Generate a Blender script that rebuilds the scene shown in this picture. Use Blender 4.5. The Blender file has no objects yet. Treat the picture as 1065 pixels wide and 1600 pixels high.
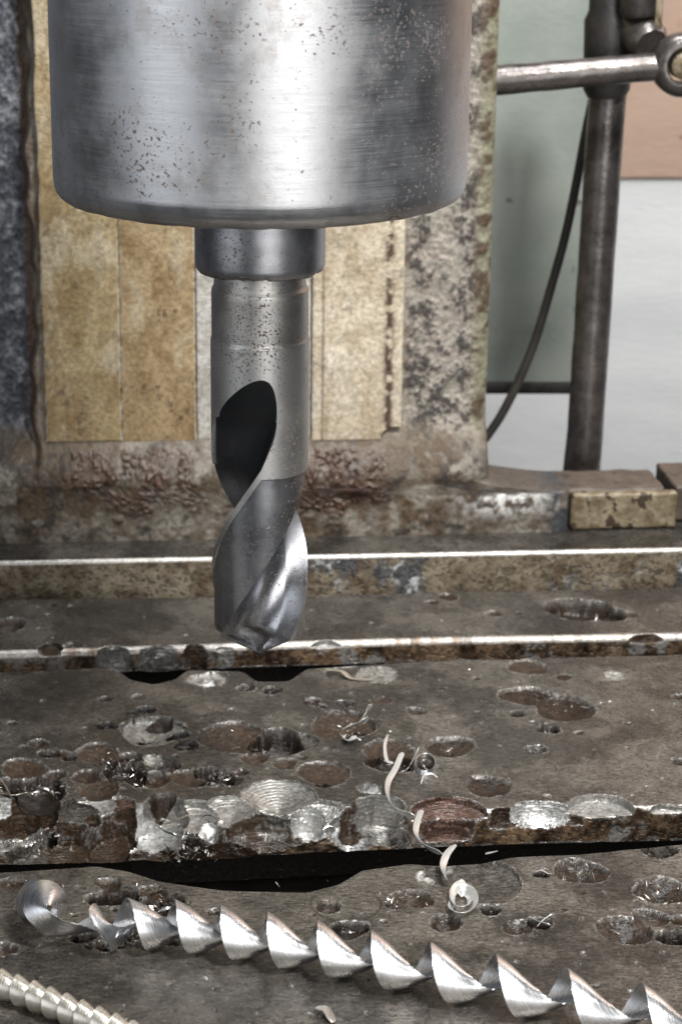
import bpy, math, random
import numpy as np
from mathutils import Vector, Matrix

rad = math.radians
scene = bpy.context.scene
COL = scene.collection
S = 0.001                      # everything below is written in millimetres

# ------------------------------------------------------------------ camera
CAM_D, CAM_H, PITCH, FPX = 834.0, 395.0, rad(18.0), 3270.0
CX, CY = 406.0, 800.0
cam_data = bpy.data.cameras.new("camera")
cam = bpy.data.objects.new("camera", cam_data)
COL.objects.link(cam)
cam.location = (0, -CAM_D * S, CAM_H * S)
cam.rotation_euler = (rad(90) - PITCH, 0, 0)
cam_data.sensor_fit = 'VERTICAL'
cam_data.sensor_height = 36.0
cam_data.sensor_width = 24.0
cam_data.lens = 36.0 * FPX / 1600.0
cam_data.shift_x = (532.5 - CX) / 1600.0
cam_data.clip_start = 0.02
cam_data.clip_end = 50.0
cam_data.dof.use_dof = True
cam_data.dof.focus_distance = 0.835
cam_data.dof.aperture_fstop = 19.0
scene.camera = cam

# ------------------------------------------------------------------ world, lamps, exposure
world = bpy.data.worlds.new("World")
scene.world = world
world.use_nodes = True
world.node_tree.nodes["Background"].inputs[0].default_value = (0.80, 0.88, 1.0, 1)
world.node_tree.nodes["Background"].inputs[1].default_value = 0.06
scene.view_settings.view_transform = 'Standard'
scene.view_settings.look = 'None'
scene.view_settings.exposure = 0.0
scene.view_settings.gamma = 1.0
scene.view_settings.use_curve_mapping = False


def area(name, loc, target, sx, sy, power, color=(1, 1, 1)):
    d = bpy.data.lights.new(name, 'AREA')
    d.shape = 'RECTANGLE'
    d.size, d.size_y = sx * S, sy * S
    d.energy = power
    d.color = color
    o = bpy.data.objects.new(name, d)
    COL.objects.link(o)
    o.location = Vector(loc) * S
    o.rotation_euler = (Vector(target) - Vector(loc)).to_track_quat('-Z', 'Y').to_euler()
    return o


area("key_softbox", (290, -1010, 420), (0, 0, 190), 560, 900, 5.6, (1.0, 0.985, 0.96))
area("side_softbox", (-780, -660, 400), (0, 0, 190), 640, 700, 2.2, (0.93, 0.96, 1.0))
area("high_strobe", (520, -620, 1350), (60, 200, 60), 240, 240, 31.0, (1.0, 0.985, 0.955))
area("ceiling_softbox", (200, 200, 1250), (90, 60, 0), 560, 200, 10.5, (0.97, 0.985, 1.0))
area("wall_fill", (1150, 700, 900), (900, 1700, -50), 500, 500, 12.0, (1.0, 0.99, 0.97))  # unseen fill light, added to brighten the back wall

# ------------------------------------------------------------------ pixel rays (photograph 1065 x 1600) used to measure places
PHI = rad(3.8)
UX, UY = math.cos(PHI), math.sin(PHI)
CPI, SPI = math.cos(PITCH), math.sin(PITCH)


def ray(px, py):
    x, y = (px - CX) / FPX, (CY - py) / FPX
    return np.array([x, CPI + y * SPI, -SPI + y * CPI])


CAM = np.array([0, -CAM_D, CAM_H])


def ground(px, py, z=0.0):
    r = ray(px, py)
    return CAM + r * ((z - CAM[2]) / r[2])


def uv(p):
    return p[0] * UX + p[1] * UY, -p[0] * UY + p[1] * UX


def guv(px, py, z=0.0):
    return uv(ground(px, py, z))


def colpt(px, py, v):          # point on the upright plane v = const of the machine frame -> (u, z)
    r = ray(px, py)
    vr = -r[0] * UY + r[1] * UX
    vc = -CAM[0] * UY + CAM[1] * UX
    p = CAM + r * ((v - vc) / vr)
    return uv(p)[0], p[2]


def yplane(px, py, y):
    r = ray(px, py)
    return CAM + r * ((y - CAM[1]) / r[1])


def zfront(py, r):
    t = PITCH + math.atan((py - CY) / FPX)
    return CAM_H - (CAM_D - r) * math.tan(t)


def mmpx(p):                   # mm per photo pixel at a point
    d = np.asarray(p) - CAM
    return (d[1] * CPI - d[2] * SPI) / FPX


# ------------------------------------------------------------------ numpy noise
_rng = np.random.default_rng(7)
_T = _rng.random((64, 64, 64)).astype(np.float32)


def vnoise(x, y, z=0.0):
    x, y, z = np.broadcast_arrays(np.asarray(x, float), np.asarray(y, float), np.asarray(z, float))
    xi, yi, zi = np.floor(x).astype(int), np.floor(y).astype(int), np.floor(z).astype(int)
    fx, fy, fz = x - xi, y - yi, z - zi
    fx, fy, fz = [f * f * (3 - 2 * f) for f in (fx, fy, fz)]
    o = 0
    for dx in (0, 1):
        for dy in (0, 1):
            for dz in (0, 1):
                w = (fx if dx else 1 - fx) * (fy if dy else 1 - fy) * (fz if dz else 1 - fz)
                o = o + w * _T[(xi + dx) & 63, (yi + dy) & 63, (zi + dz) & 63]
    return o


def fbm(x, y, z=0.0, s=1.0, oct=4, gain=0.55):
    a, t, o = 1.0, 0.0, 0.0
    for i in range(oct):
        k = 2.03 ** i / s
        o = o + a * vnoise(np.asarray(x) * k + 11.3 * i, np.asarray(y) * k + 5.1 * i, np.asarray(z) * k + 3.7 * i)
        t += a
        a *= gain
    return o / t


def sstep(a, b, x):
    t = np.clip((np.asarray(x, float) - a) / (b - a), 0, 1)
    return t * t * (3 - 2 * t)


def lerpc(a, b, t):
    return a + (np.asarray(b) - a) * t[..., None]


# ------------------------------------------------------------------ objects
def empty(name, loc, label, cat, group=None, rz=0.0):
    o = bpy.data.objects.new(name, None)
    o.empty_display_size = 0.02
    COL.objects.link(o)
    o.location = Vector(loc) * S
    o.rotation_euler = (0, 0, rz)
    tag(o, label, cat, group)
    return o


def tag(o, label=None, cat=None, group=None, kind=None):
    if label: o['label'] = label
    if cat: o['category'] = cat
    if group: o['group'] = group
    if kind: o['kind'] = kind
    return o


def obj(name, V, F, mat, parent=None, cols=None, rgh=None, met=None, sharp=None, loc=(0, 0, 0), smooth=True):
    if parent: loc = np.array(parent.location) / S
    V = (np.asarray(V, dtype=np.float64) - np.asarray(loc, dtype=np.float64)).astype(np.float32)
    me = bpy.data.meshes.new(name)
    if isinstance(F, np.ndarray):
        n, k = F.shape
        me.vertices.add(len(V))
        me.vertices.foreach_set('co', (V * S).ravel())
        me.loops.add(n * k)
        me.loops.foreach_set('vertex_index', F.astype(np.int32).ravel())
        me.polygons.add(n)
        me.polygons.foreach_set('loop_start', np.arange(0, n * k, k, dtype=np.int32))
        me.update(calc_edges=True)
    else:
        me.from_pydata([tuple(v) for v in (V * S).tolist()], [], F)
    me.validate()
    if smooth:
        me.polygons.foreach_set('use_smooth', np.ones(len(me.polygons), dtype=bool))
        if sharp: me.set_sharp_from_angle(angle=rad(sharp))
    if cols is not None:
        a = me.color_attributes.new('Col', 'FLOAT_COLOR', 'POINT')
        c = np.ones((len(V), 4), dtype=np.float32)
        c[:, :3] = cols
        a.data.foreach_set('color', c.ravel())
    for nm, arr in (('rgh', rgh), ('met', met)):
        if arr is not None:
            a = me.attributes.new(nm, 'FLOAT', 'POINT')
            a.data.foreach_set('value', np.broadcast_to(np.asarray(arr, dtype=np.float32), (len(V),)).copy())
    me.materials.append(mat)
    o = bpy.data.objects.new(name, me)
    COL.objects.link(o)
    if parent: o.parent = parent
    else: o.location = Vector(loc) * S
    return o


def grid_faces(nr, nc, wrap=False):
    c = nc if wrap else nc - 1
    i, j = np.meshgrid(np.arange(nr - 1), np.arange(c), indexing='ij')
    j2 = (j + 1) % nc
    return np.stack([i * nc + j, i * nc + j2, (i + 1) * nc + j2, (i + 1) * nc + j], -1).reshape(-1, 4)


def merge(parts):
    V, F, n = [], [], 0
    for v, f in parts:
        v = np.asarray(v, float)
        V.append(v)
        F += [tuple(int(i) + n for i in q) for q in f]
        n += len(v)
    return np.concatenate(V), F


def lathe(prof, n=96, center=(0, 0), wob=0.0):
    prof = np.asarray(prof, float)
    a = np.linspace(0, 2 * math.pi, n, endpoint=False)
    R = prof[:, 0][:, None] * np.ones(n)
    V = np.stack([center[0] + R * np.sin(a), center[1] - R * np.cos(a), prof[:, 1][:, None] + 0 * a], -1)
    return V.reshape(-1, 3), grid_faces(len(prof), n, True)[:, ::-1]


def tube(pts, r, n=14, caps=True):
    pts = [Vector(p) for p in pts]
    rr = r if hasattr(r, '__len__') else [r] * len(pts)
    V = []
    up = Vector((0, 0, 1))
    t0 = (pts[1] - pts[0]).normalized()
    nrm = t0.cross(up)
    if nrm.length < 1e-3: nrm = t0.cross(Vector((1, 0, 0)))
    nrm.normalize()
    for i, p in enumerate(pts):
        t = (pts[min(i + 1, len(pts) - 1)] - pts[max(i - 1, 0)]).normalized()
        nrm = (nrm - t * nrm.dot(t)).normalized()
        b = t.cross(nrm)
        for k in range(n):
            a = 2 * math.pi * k / n
            V.append(tuple(p + (nrm * math.cos(a) + b * math.sin(a)) * rr[i]))
    F = [tuple(q) for q in grid_faces(len(pts), n, True).tolist()]
    if caps:
        F.append(tuple(range(n - 1, -1, -1)))
        F.append(tuple(range((len(pts) - 1) * n, len(pts) * n)))
    return V, F


def boxm(x0, x1, y0, y1, z0, z1, b=1.0, seg=2):
    """box with rounded edges"""
    import bmesh
    bm = bmesh.new()
    bmesh.ops.create_cube(bm, size=1.0)
    for v in bm.verts:
        v.co = Vector(((x0 + x1) / 2 + v.co.x * (x1 - x0), (y0 + y1) / 2 + v.co.y * (y1 - y0), (z0 + z1) / 2 + v.co.z * (z1 - z0)))
    if b > 0:
        bmesh.ops.bevel(bm, geom=bm.edges[:], offset=b, segments=seg, affect='EDGES', profile=0.5)
    bm.verts.index_update()
    V = [tuple(v.co) for v in bm.verts]
    F = [tuple(v.index for v in f.verts) for f in bm.faces]
    bm.free()
    return V, F


def to_world(V):               # machine frame (u, v, z) -> world
    V = np.asarray(V, float)
    return np.stack([V[:, 0] * UX - V[:, 1] * UY, V[:, 0] * UY + V[:, 1] * UX, V[:, 2]], -1)


# ------------------------------------------------------------------ materials
def new_mat(name):
    m = bpy.data.materials.new(name)
    m.use_nodes = True
    nt = m.node_tree
    b = nt.nodes['Principled BSDF']
    return m, nt, b


class NT:
    def __init__(s, nt):
        s.nt = nt
        s.tc = nt.nodes.new('ShaderNodeTexCoord')

    def n(s, typ, **kw):
        x = s.nt.nodes.new(typ)
        for k, v in kw.items():
            if hasattr(x, k) and k not in x.inputs:
                setattr(x, k, v)
            else:
                x.inputs[k].default_value = v
        return x

    def link(s, a, b): s.nt.links.new(a, b)

    def coords(s, scale=(1, 1, 1), rot=(0, 0, 0), loc=(0, 0, 0)):
        m = s.n('ShaderNodeMapping')
        m.inputs['Scale'].default_value = [1000.0 * c for c in scale]
        m.inputs['Rotation'].default_value = rot
        m.inputs['Location'].default_value = loc
        s.link(s.tc.outputs['Object'], m.inputs['Vector'])
        return m.outputs['Vector']

    def noise(s, vec, scale, detail=4, rough=0.55, dist=0.0):
        x = s.n('ShaderNodeTexNoise')
        x.inputs['Scale'].default_value = scale
        x.inputs['Detail'].default_value = detail
        x.inputs['Roughness'].default_value = rough
        x.inputs['Distortion'].default_value = dist
        s.link(vec, x.inputs['Vector'])
        return x.outputs['Fac']

    def ramp(s, fac, a, b, ca=0.0, cb=1.0):
        x = s.n('ShaderNodeMapRange', interpolation_type='SMOOTHSTEP')
        x.inputs['From Min'].default_value = a
        x.inputs['From Max'].default_value = b
        x.inputs['To Min'].default_value = ca
        x.inputs['To Max'].default_value = cb
        s.link(fac, x.inputs['Value'])
        return x.outputs['Result']

    def math(s, op, a, b=None):
        x = s.n('ShaderNodeMath', operation=op)
        for i, q in enumerate((a, b)):
            if q is None: continue
            if isinstance(q, (int, float)): x.inputs[i].default_value = q
            else: s.link(q, x.inputs[i])
        return x.outputs[0]

    def mix(s, fac, a, b):
        x = s.n('ShaderNodeMix', data_type='RGBA')
        for sock, q in ((x.inputs[0], fac), (x.inputs[6], a), (x.inputs[7], b)):
            if isinstance(q, (int, float)): sock.default_value = q
            elif isinstance(q, tuple): sock.default_value = (*q, 1) if len(q) == 3 else q
            else: s.link(q, sock)
        return x.outputs[2]

    def mul(s, col, fac):
        x = s.n('ShaderNodeMix', data_type='RGBA', blend_type='MULTIPLY')
        x.inputs[0].default_value = 1.0
        s.link(col, x.inputs[6])
        s.link(fac, x.inputs[7])
        return x.outputs[2]

    def bump(s, h, dist, strength=1.0, prev=None):
        x = s.n('ShaderNodeBump')
        x.inputs['Strength'].default_value = strength
        x.inputs['Distance'].default_value = dist * S
        s.link(h, x.inputs['Height'])
        if prev is not None: s.link(prev, x.inputs['Normal'])
        return x.outputs['Normal']

    def attr(s, name, out='Fac'):
        x = s.n('ShaderNodeAttribute', attribute_name=name)
        return x.outputs[out]


def worms(N, vec, scale, width, mask_scale, thr):
    """thin wandering scratches: the level line of a noise, broken up by another noise"""
    n1 = N.noise(vec, scale, 2, 0.5, 0.6)
    d = N.math('ABSOLUTE', N.math('SUBTRACT', n1, 0.5))
    line = N.ramp(d, 0.0, width, 1.0, 0.0)
    msk = N.ramp(N.noise(vec, mask_scale, 2), thr, thr + 0.05)
    return N.math('MULTIPLY', line, msk)


def m_painted_attr(name, detail=0.35, bumpd=0.12, grain=0.6, coat=0.0, scratches=True, fine=2.2):
    """surface whose colour, roughness and metalness come from the worn piece itself (point attributes) plus grain and scratches"""
    m, nt, b = new_mat(name)
    N = NT(nt)
    v = N.coords()
    g = N.noise(v, grain, 5, 0.65)
    k = N.ramp(g, 0.25, 0.75, 1 - detail, 1 + detail)
    cc = N.n('ShaderNodeCombineColor')
    for i in range(3): N.link(k, cc.inputs[i])
    col = N.mul(N.attr('Col', 'Color'), cc.outputs[0])
    rg = N.math('ADD', N.attr('rgh'), N.ramp(N.noise(v, grain * 0.5, 4), 0.3, 0.7, -0.10, 0.10))
    h = N.noise(v, fine, 4, 0.6)
    nrm = N.bump(h, bumpd, 1.0)
    if scratches:
        w = None
        for (ang, sx, sy, thr, lx) in ((0.3, 0.22, 2.0, 0.620, 3.0), (1.2, 0.25, 1.8, 0.625, 41.0), (2.0, 0.18, 2.2, 0.625, 77.0), (2.75, 0.3, 1.7, 0.620, 19.0), (0.9, 0.09, 2.4, 0.630, 57.0)):
            st = N.ramp(N.noise(N.coords((sx, sy, 0.3), (0, 0, ang), (lx, 9, 3)), 1.0, 1.5, 0.5, 0.25), thr, thr + 0.05)
            w = st if w is None else N.math('MAXIMUM', w, st)
        w = N.math('MULTIPLY', w, N.ramp(N.attr('met'), 0.6, 0.75, 1.0, 0.12))
        nrm = N.bump(N.math('SUBTRACT', 1.0, w), 0.30, 1.0, nrm)
        col = N.mix(N.math('MULTIPLY', w, 0.55), col, (0.02, 0.017, 0.014))
    N.link(col, b.inputs['Base Color'])
    N.link(rg, b.inputs['Roughness'])
    N.link(N.attr('met'), b.inputs['Metallic'])
    N.link(nrm, b.inputs['Normal'])
    b.inputs['Coat Weight'].default_value = coat
    b.inputs['Coat Roughness'].default_value = 0.12
    return m


def m_steel(name, base=(0.42, 0.42, 0.43), rough=0.30, turn=0.0, rust=0.5, rust_scale=0.25, rust_thr=0.62, scr=0.5, aniso=0.0, patch=0.12, bumpd=0.03, dark_flutes=False):
    m, nt, b = new_mat(name)
    N = NT(nt)
    v = N.coords()
    p = N.noise(v, 0.045, 5, 0.6)
    col = N.mix(N.ramp(p, 0.3, 0.7), tuple(c * (1 - patch) for c in base), tuple(min(1, c * (1 + patch)) for c in base))
    stain = N.ramp(N.noise(N.coords((1, 1, 0.7), (0, 0, 0), (31, 7, 4)), 0.05, 6, 0.72), 0.52, 0.70, 0.0, 0.55)
    col = N.mix(stain, col, tuple(c * k for c, k in zip(base, (0.60, 0.54, 0.48))))
    # turning lines run round the axis (constant z)
    ln = N.noise(N.coords((0.012, 0.012, 1.0)), 4.0, 4, 0.75)
    rg = N.math('ADD', N.ramp(p, 0.3, 0.7, rough - 0.05, rough + 0.06), N.ramp(ln, 0.3, 0.7, -0.06 * turn, 0.06 * turn))
    nrm = N.bump(ln, 0.02 * turn + 0.0001, 1.0)
    nrm = N.bump(N.noise(v, 1.3, 4, 0.6), bumpd, 1.0, nrm)
    # rust freckles in clusters
    cl = N.ramp(N.noise(v, 0.035, 3), 0.42, 0.68)
    sp_ = N.noise(v, rust_scale * 2.6, 3, 0.6)
    th = N.math('SUBTRACT', sp_, N.math('MULTIPLY', cl, 0.10))
    spot = N.math('MULTIPLY', N.ramp(N.math('ADD', sp_, N.math('MULTIPLY', cl, 0.10)), rust_thr, rust_thr + 0.05), rust)
    rcol = N.mix(N.noise(v, 0.5, 2), (0.040, 0.021, 0.013), (0.11, 0.056, 0.034))
    col = N.mix(spot, col, rcol)
    if scr > 0:
        w = N.math('MAXIMUM', worms(N, N.coords((1, 1, 0.45), (0.2, 0.3, 0)), 0.10, 0.004, 0.09, 0.60),
                   worms(N, N.coords((0.5, 0.5, 1), (0, 0.1, 0), (30, 4, 8)), 0.15, 0.005, 0.11, 0.60))
        nrm = N.bump(N.math('SUBTRACT', 1.0, w), 0.035 * scr, 1.0, nrm)
    if dark_flutes:                # near-black flute interiors, fading out lower down (attribute rgh)
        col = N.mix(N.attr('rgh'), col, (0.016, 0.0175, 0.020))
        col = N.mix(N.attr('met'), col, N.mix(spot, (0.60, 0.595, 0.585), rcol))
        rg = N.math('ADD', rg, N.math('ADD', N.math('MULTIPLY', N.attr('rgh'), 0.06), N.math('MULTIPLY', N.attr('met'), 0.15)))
        b.inputs['Specular IOR Level'].default_value = 0.4
    N.link(col, b.inputs['Base Color'])
    N.link(N.math('ADD', rg, N.math('MULTIPLY', spot, 0.35)), b.inputs['Roughness'])
    mtl = N.math('SUBTRACT', 1.0, N.math('MULTIPLY', spot, 0.9))
    if dark_flutes: mtl = N.math('MULTIPLY', mtl, N.math('SUBTRACT', 1.0, N.attr('rgh')))
    N.link(mtl, b.inputs['Metallic'])
    N.link(nrm, b.inputs['Normal'])
    if aniso > 0:
        b.inputs['Anisotropic'].default_value = aniso
        t = N.n('ShaderNodeTangent', direction_type='RADIAL', axis='Z')
        N.link(t.outputs[0], b.inputs['Tangent'])
    return m


def m_plain(name, c1, c2, rough=0.5, metallic=0.0, scale=0.05, bumpd=0.3, bscale=0.5, spots=None, stretch=(1, 1, 1)):
    m, nt, b = new_mat(name)
    N = NT(nt)
    v = N.coords(stretch)
    col = N.mix(N.ramp(N.noise(v, scale, 5, 0.6), 0.3, 0.7), c1, c2)
    if spots:
        col = N.mix(N.ramp(N.noise(N.coords(), spots[1], 3), spots[2], spots[2] + 0.06), col, spots[0])
    N.link(col, b.inputs['Base Color'])
    N.link(N.ramp(N.noise(v, scale * 3, 3), 0.3, 0.7, rough - 0.08, rough + 0.08), b.inputs['Roughness'])
    b.inputs['Metallic'].default_value = metallic
    N.link(N.bump(N.noise(v, bscale, 5, 0.6), bumpd), b.inputs['Normal'])
    return m


M_TABLE = m_painted_attr('oily_iron', 0.40, 0.20, 0.7, fine=1.3)
M_CAST = m_painted_attr('worn_casting', 0.35, 0.5, 0.4, scratches=False, fine=0.9)
M_SPINDLE = m_steel('turned_steel', (0.56, 0.565, 0.58), 0.36, turn=1.0, rust=0.85, rust_scale=0.25, rust_thr=0.665, scr=0.5, aniso=0.45)
M_NOSE = m_steel('dark_steel', (0.40, 0.405, 0.43), 0.36, turn=0.4, rust=0.8, rust_scale=0.34, rust_thr=0.66, scr=1.0, patch=0.25)
M_SHANK = m_steel('shank_steel', (0.50, 0.49, 0.475), 0.44, turn=0.3, rust=0.9, rust_scale=0.42, rust_thr=0.645, scr=1.0, patch=0.15)
M_FLUTE = m_steel('ground_steel', (0.44, 0.45, 0.48), 0.28, turn=0.15, rust=0.8, rust_scale=0.34, rust_thr=0.632, scr=0.6, patch=0.1, dark_flutes=True)
M_ROD = m_plain('oily_dark_steel', (0.10, 0.09, 0.085), (0.22, 0.20, 0.19), 0.32, 0.8, 0.06, 0.25, 0.35)
M_BLACK = m_plain('black_oily_iron', (0.018, 0.017, 0.017), (0.04, 0.036, 0.034), 0.4, 0.3, 0.05, 0.4, 0.3)
M_CABLE = m_plain('black_rubber', (0.02, 0.019, 0.018), (0.04, 0.035, 0.03), 0.5, 0.0, 0.05, 0.1, 0.5)
M_GREEN = m_plain('green_grey_paint', (0.235, 0.265, 0.238), (0.30, 0.325, 0.295), 0.55, 0.0, 0.02, 0.3, 0.25, ((0.09, 0.10, 0.085), 0.07, 0.66))
M_WALL = m_plain('pale_grey_plaster', (0.47, 0.48, 0.485), (0.56, 0.565, 0.565), 0.8, 0.0, 0.012, 0.5, 0.2, ((0.40, 0.38, 0.35), 0.02, 0.68), (0.4, 1, 1.6))
M_SALMON = m_plain('salmon_paint', (0.46, 0.315, 0.24), (0.54, 0.385, 0.30), 0.8, 0.0, 0.012, 0.5, 0.2, ((0.35, 0.20, 0.14), 0.03, 0.70), (0.5, 1, 1.6))


def m_chip(name, base, rough, lines=1.0, met=1.0):
    m, nt, b = new_mat(name)
    N = NT(nt)
    u = N.n('ShaderNodeUVMap')
    mp = N.n('ShaderNodeMapping')
    mp.inputs['Scale'].default_value = (2.0, 60.0, 1)
    N.link(u.outputs[0], mp.inputs['Vector'])
    ln = N.noise(mp.outputs[0], 1.0, 3, 0.6)
    col = N.mix(N.ramp(ln, 0.3, 0.7), tuple(c * 0.8 for c in base), base)
    N.link(col, b.inputs['Base Color'])
    N.link(N.ramp(ln, 0.3, 0.7, rough - 0.07, rough + 0.09), b.inputs['Roughness'])
    b.inputs['Metallic'].default_value = met
    N.link(N.bump(ln, 0.05 * lines), b.inputs['Normal'])
    return m


M_CHIP = m_chip('bright_swarf', (0.80, 0.81, 0.83), 0.27)
M_CHIPY = m_chip('straw_swarf', (0.82, 0.78, 0.69), 0.28, 1.0, 0.92)
M_CHIPW = m_chip('matt_swarf', (0.68, 0.675, 0.655), 0.30, 1.0, 0.6)

# ================================================================== THE WORK TABLE
rnd = random.Random(11)
IRON = np.array([0.208, 0.188, 0.163])
IRON2 = np.array([0.100, 0.090, 0.078])
RUST = np.array([0.023, 0.0120, 0.0058])
RUST2 = np.array([0.040, 0.0220, 0.0110])
REDDISH = np.array([0.115, 0.066, 0.050])
BRIGHT = np.array([0.56, 0.56, 0.55])
GREY = np.array([0.36, 0.35, 0.33])
KIND = {'iron': (IRON2, 0.42, 0.5), 'rust': (RUST, 0.26, 0.0), 'rust2': (RUST2, 0.45, 0.0), 'red': (REDDISH, 0.36, 0.35),
        'bright': (BRIGHT, 0.46, 1.0), 'grey': (GREY, 0.42, 0.8), 'oil': (np.array([0.016, 0.010, 0.007]), 0.16, 0.0)}


class Cut:
    """an upright drilled dimple or bore: radius r, depth d, conical floor of slope k, ring marks"""
    def __init__(s, px, py, w, d, kind='rust', k=0.45, ring=0.0, z=0.0, tilt=(0, 0), burr=0.25, lip=False):
        s.lip = lip
        p = ground(px, py, z)
        s.u, s.v = uv(p)
        s.r = w * 0.5 * mmpx(p)
        s.z0 = z
        s.d, s.k, s.kind, s.ring, s.tilt, s.burr = d * (1.7 if kind in ('rust', 'rust2', 'oil') else 1.0), k, kind, ring, tilt, burr


def cut_floor(c, du, dv, rho):
    k = min(c.k, 0.7 * c.d / c.r) if not c.lip else c.k
    fl = c.z0 - c.d + k * rho + c.tilt[0] * du + c.tilt[1] * dv
    if c.ring: fl = fl + c.ring * np.sin(rho * 4.2 + 0.6 * np.sin(rho * 1.7))
    return fl


def apply_pits(P, C, R, Mt, cuts):
    """press dimples straight down into a top surface; P columns u, v, z"""
    u, v, z = P[:, 0], P[:, 1], P[:, 2]
    wob = fbm(u, v, 0, 3.0, 3) - 0.5
    for c in cuts:
        du, dv = u - c.u, v - c.v
        sel = np.where((np.abs(du) < c.r * 1.5 + 1) & (np.abs(dv) < c.r * 1.5 + 1))[0]
        if not len(sel): continue
        a, b = du[sel], dv[sel]
        wb = wob[sel]
        ang = np.arctan2(b, a)
        rr = c.r * (1 + 0.07 * np.sin(2 * ang + c.u) + 0.05 * np.sin(3 * ang + c.v)) + wb * 2.2
        rho = np.hypot(a, b)
        fl = cut_floor(c, a, b, rho) + (0.9 if c.kind in ('rust', 'oil', 'rust2') else 0.12) * (fbm(u[sel], v[sel], c.d, s=2.6, oct=3) - 0.5)
        edge = (rr - rho)
        side = c.z0 - np.clip(edge, 0, None) * 3.2          # flank, slightly rounded at the rim
        tgt = np.maximum(fl, side)
        ins = edge > 0
        lower = ins & (tgt < z[sel])
        ix = sel[lower]
        z[ix] = tgt[lower]
        col, rg, mt = KIND[c.kind]
        nz = 0.45 * fbm(u[ix], v[ix], 5.0 + c.d, 2.6, 3) + 0.55 * fbm(u[ix], v[ix], 9.0 + c.d, 0.9, 3)
        base = lerpc(np.broadcast_to(col, (len(ix), 3)) * 0.45, col * 1.5, sstep(0.3, 0.7, nz))
        edgef = sstep(0.0, 0.5 + 0.08 * c.r, edge[lower])
        C[ix] = C[ix] + (base - C[ix]) * (0.35 + 0.65 * edgef)[:, None]
        R[ix] = rg + 0.15 * (nz - 0.5)
        Mt[ix] = mt
        rim = (~ins) & (edge > -0.7) & (z[sel] > c.z0 - 0.3)
        ir = sel[rim]
        z[ir] += c.burr * sstep(-0.7, 0, edge[rim]) * np.clip(0.2 + 3.0 * wb[rim], 0, 1.4)


def apply_lip(P, C, R, Mt, cuts, sgn=1.0, down=0.62):
    """bores that break through a slot edge: everything moves back and down along one slanted direction until it lies on the bore"""
    u, v, z = P[:, 0], P[:, 1], P[:, 2]
    n = math.hypot(1, down)
    dv_, dz_ = sgn / n, -down / n
    for c in cuts:
        c.lip = True
        sel = np.where((np.abs(u - c.u) < c.r * 1.05) & (np.abs(v - c.v) < c.r * 1.05 + 30))[0]
        if not len(sel): continue
        uu, vv, zz = u[sel].copy(), v[sel].copy(), z[sel].copy()
        wb = (fbm(uu, vv, zz, 5.0, 4) - 0.5) * 2.6
        moved = np.zeros(len(sel))
        for it in range(26):
            du, dv = uu - c.u, vv - c.v
            rho = np.hypot(du, dv)
            fl = cut_floor(c, du, dv, rho)
            sd = np.maximum(rho - c.r + wb + ((0.05 + 0.35 * c.ring) * np.sin(zz * (2.2 + 1.7 * (c.u * 7.3 % 1)) + 0.25 * uu * ((c.v * 3.1 % 1) - .3)) if c.ring else 0), (fl - zz) * 0.75)
            m = sd < -0.004
            if not m.any(): break
            st = np.where(m, -sd + 0.002, 0)
            vv += dv_ * st
            zz += dz_ * st
            moved += st
        mm = moved > 0.02
        ix = sel[mm]
        u[ix], v[ix], z[ix] = uu[mm], vv[mm], zz[mm]
        col, rg, mt = KIND[c.kind]
        nz = fbm(u[ix] * 0.5, v[ix], z[ix] * 1.6 + c.d, 2.0, 4)
        base = lerpc(np.broadcast_to(col, (len(ix), 3)) * 0.7, col * 1.35, nz)
        f = sstep(0.02, 0.6, moved[mm])
        C[ix] = C[ix] + (base - C[ix]) * f[:, None]
        R[ix] = rg + 0.18 * (nz - 0.5)
        Mt[ix] = Mt[ix] + (mt - Mt[ix]) * f


def edge_fn(pix, z=0.0):
    a = np.array(sorted(guv(x, y, z) for x, y in pix))
    x = np.arange(a[0, 0], a[-1, 0], 0.5)
    y = np.interp(x, a[:, 0], a[:, 1])
    kx = np.exp(-(np.arange(-8, 9) * 0.5 / 1.8) ** 2); kx /= kx.sum()
    y = np.convolve(np.pad(y, 8, mode='edge'), kx, mode='valid')
    return lambda u: np.where(u < x[0], a[0, 1], np.where(u > x[-1], a[-1, 1], np.interp(u, x, y)))


def axis_cols(lo, hi, step, far):
    fine = np.arange(lo, hi + step, step)
    k = np.array([3, 8, 16, 30, 55, 100, 180, far])
    return np.concatenate([lo - k[::-1], fine, hi + k])


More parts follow.
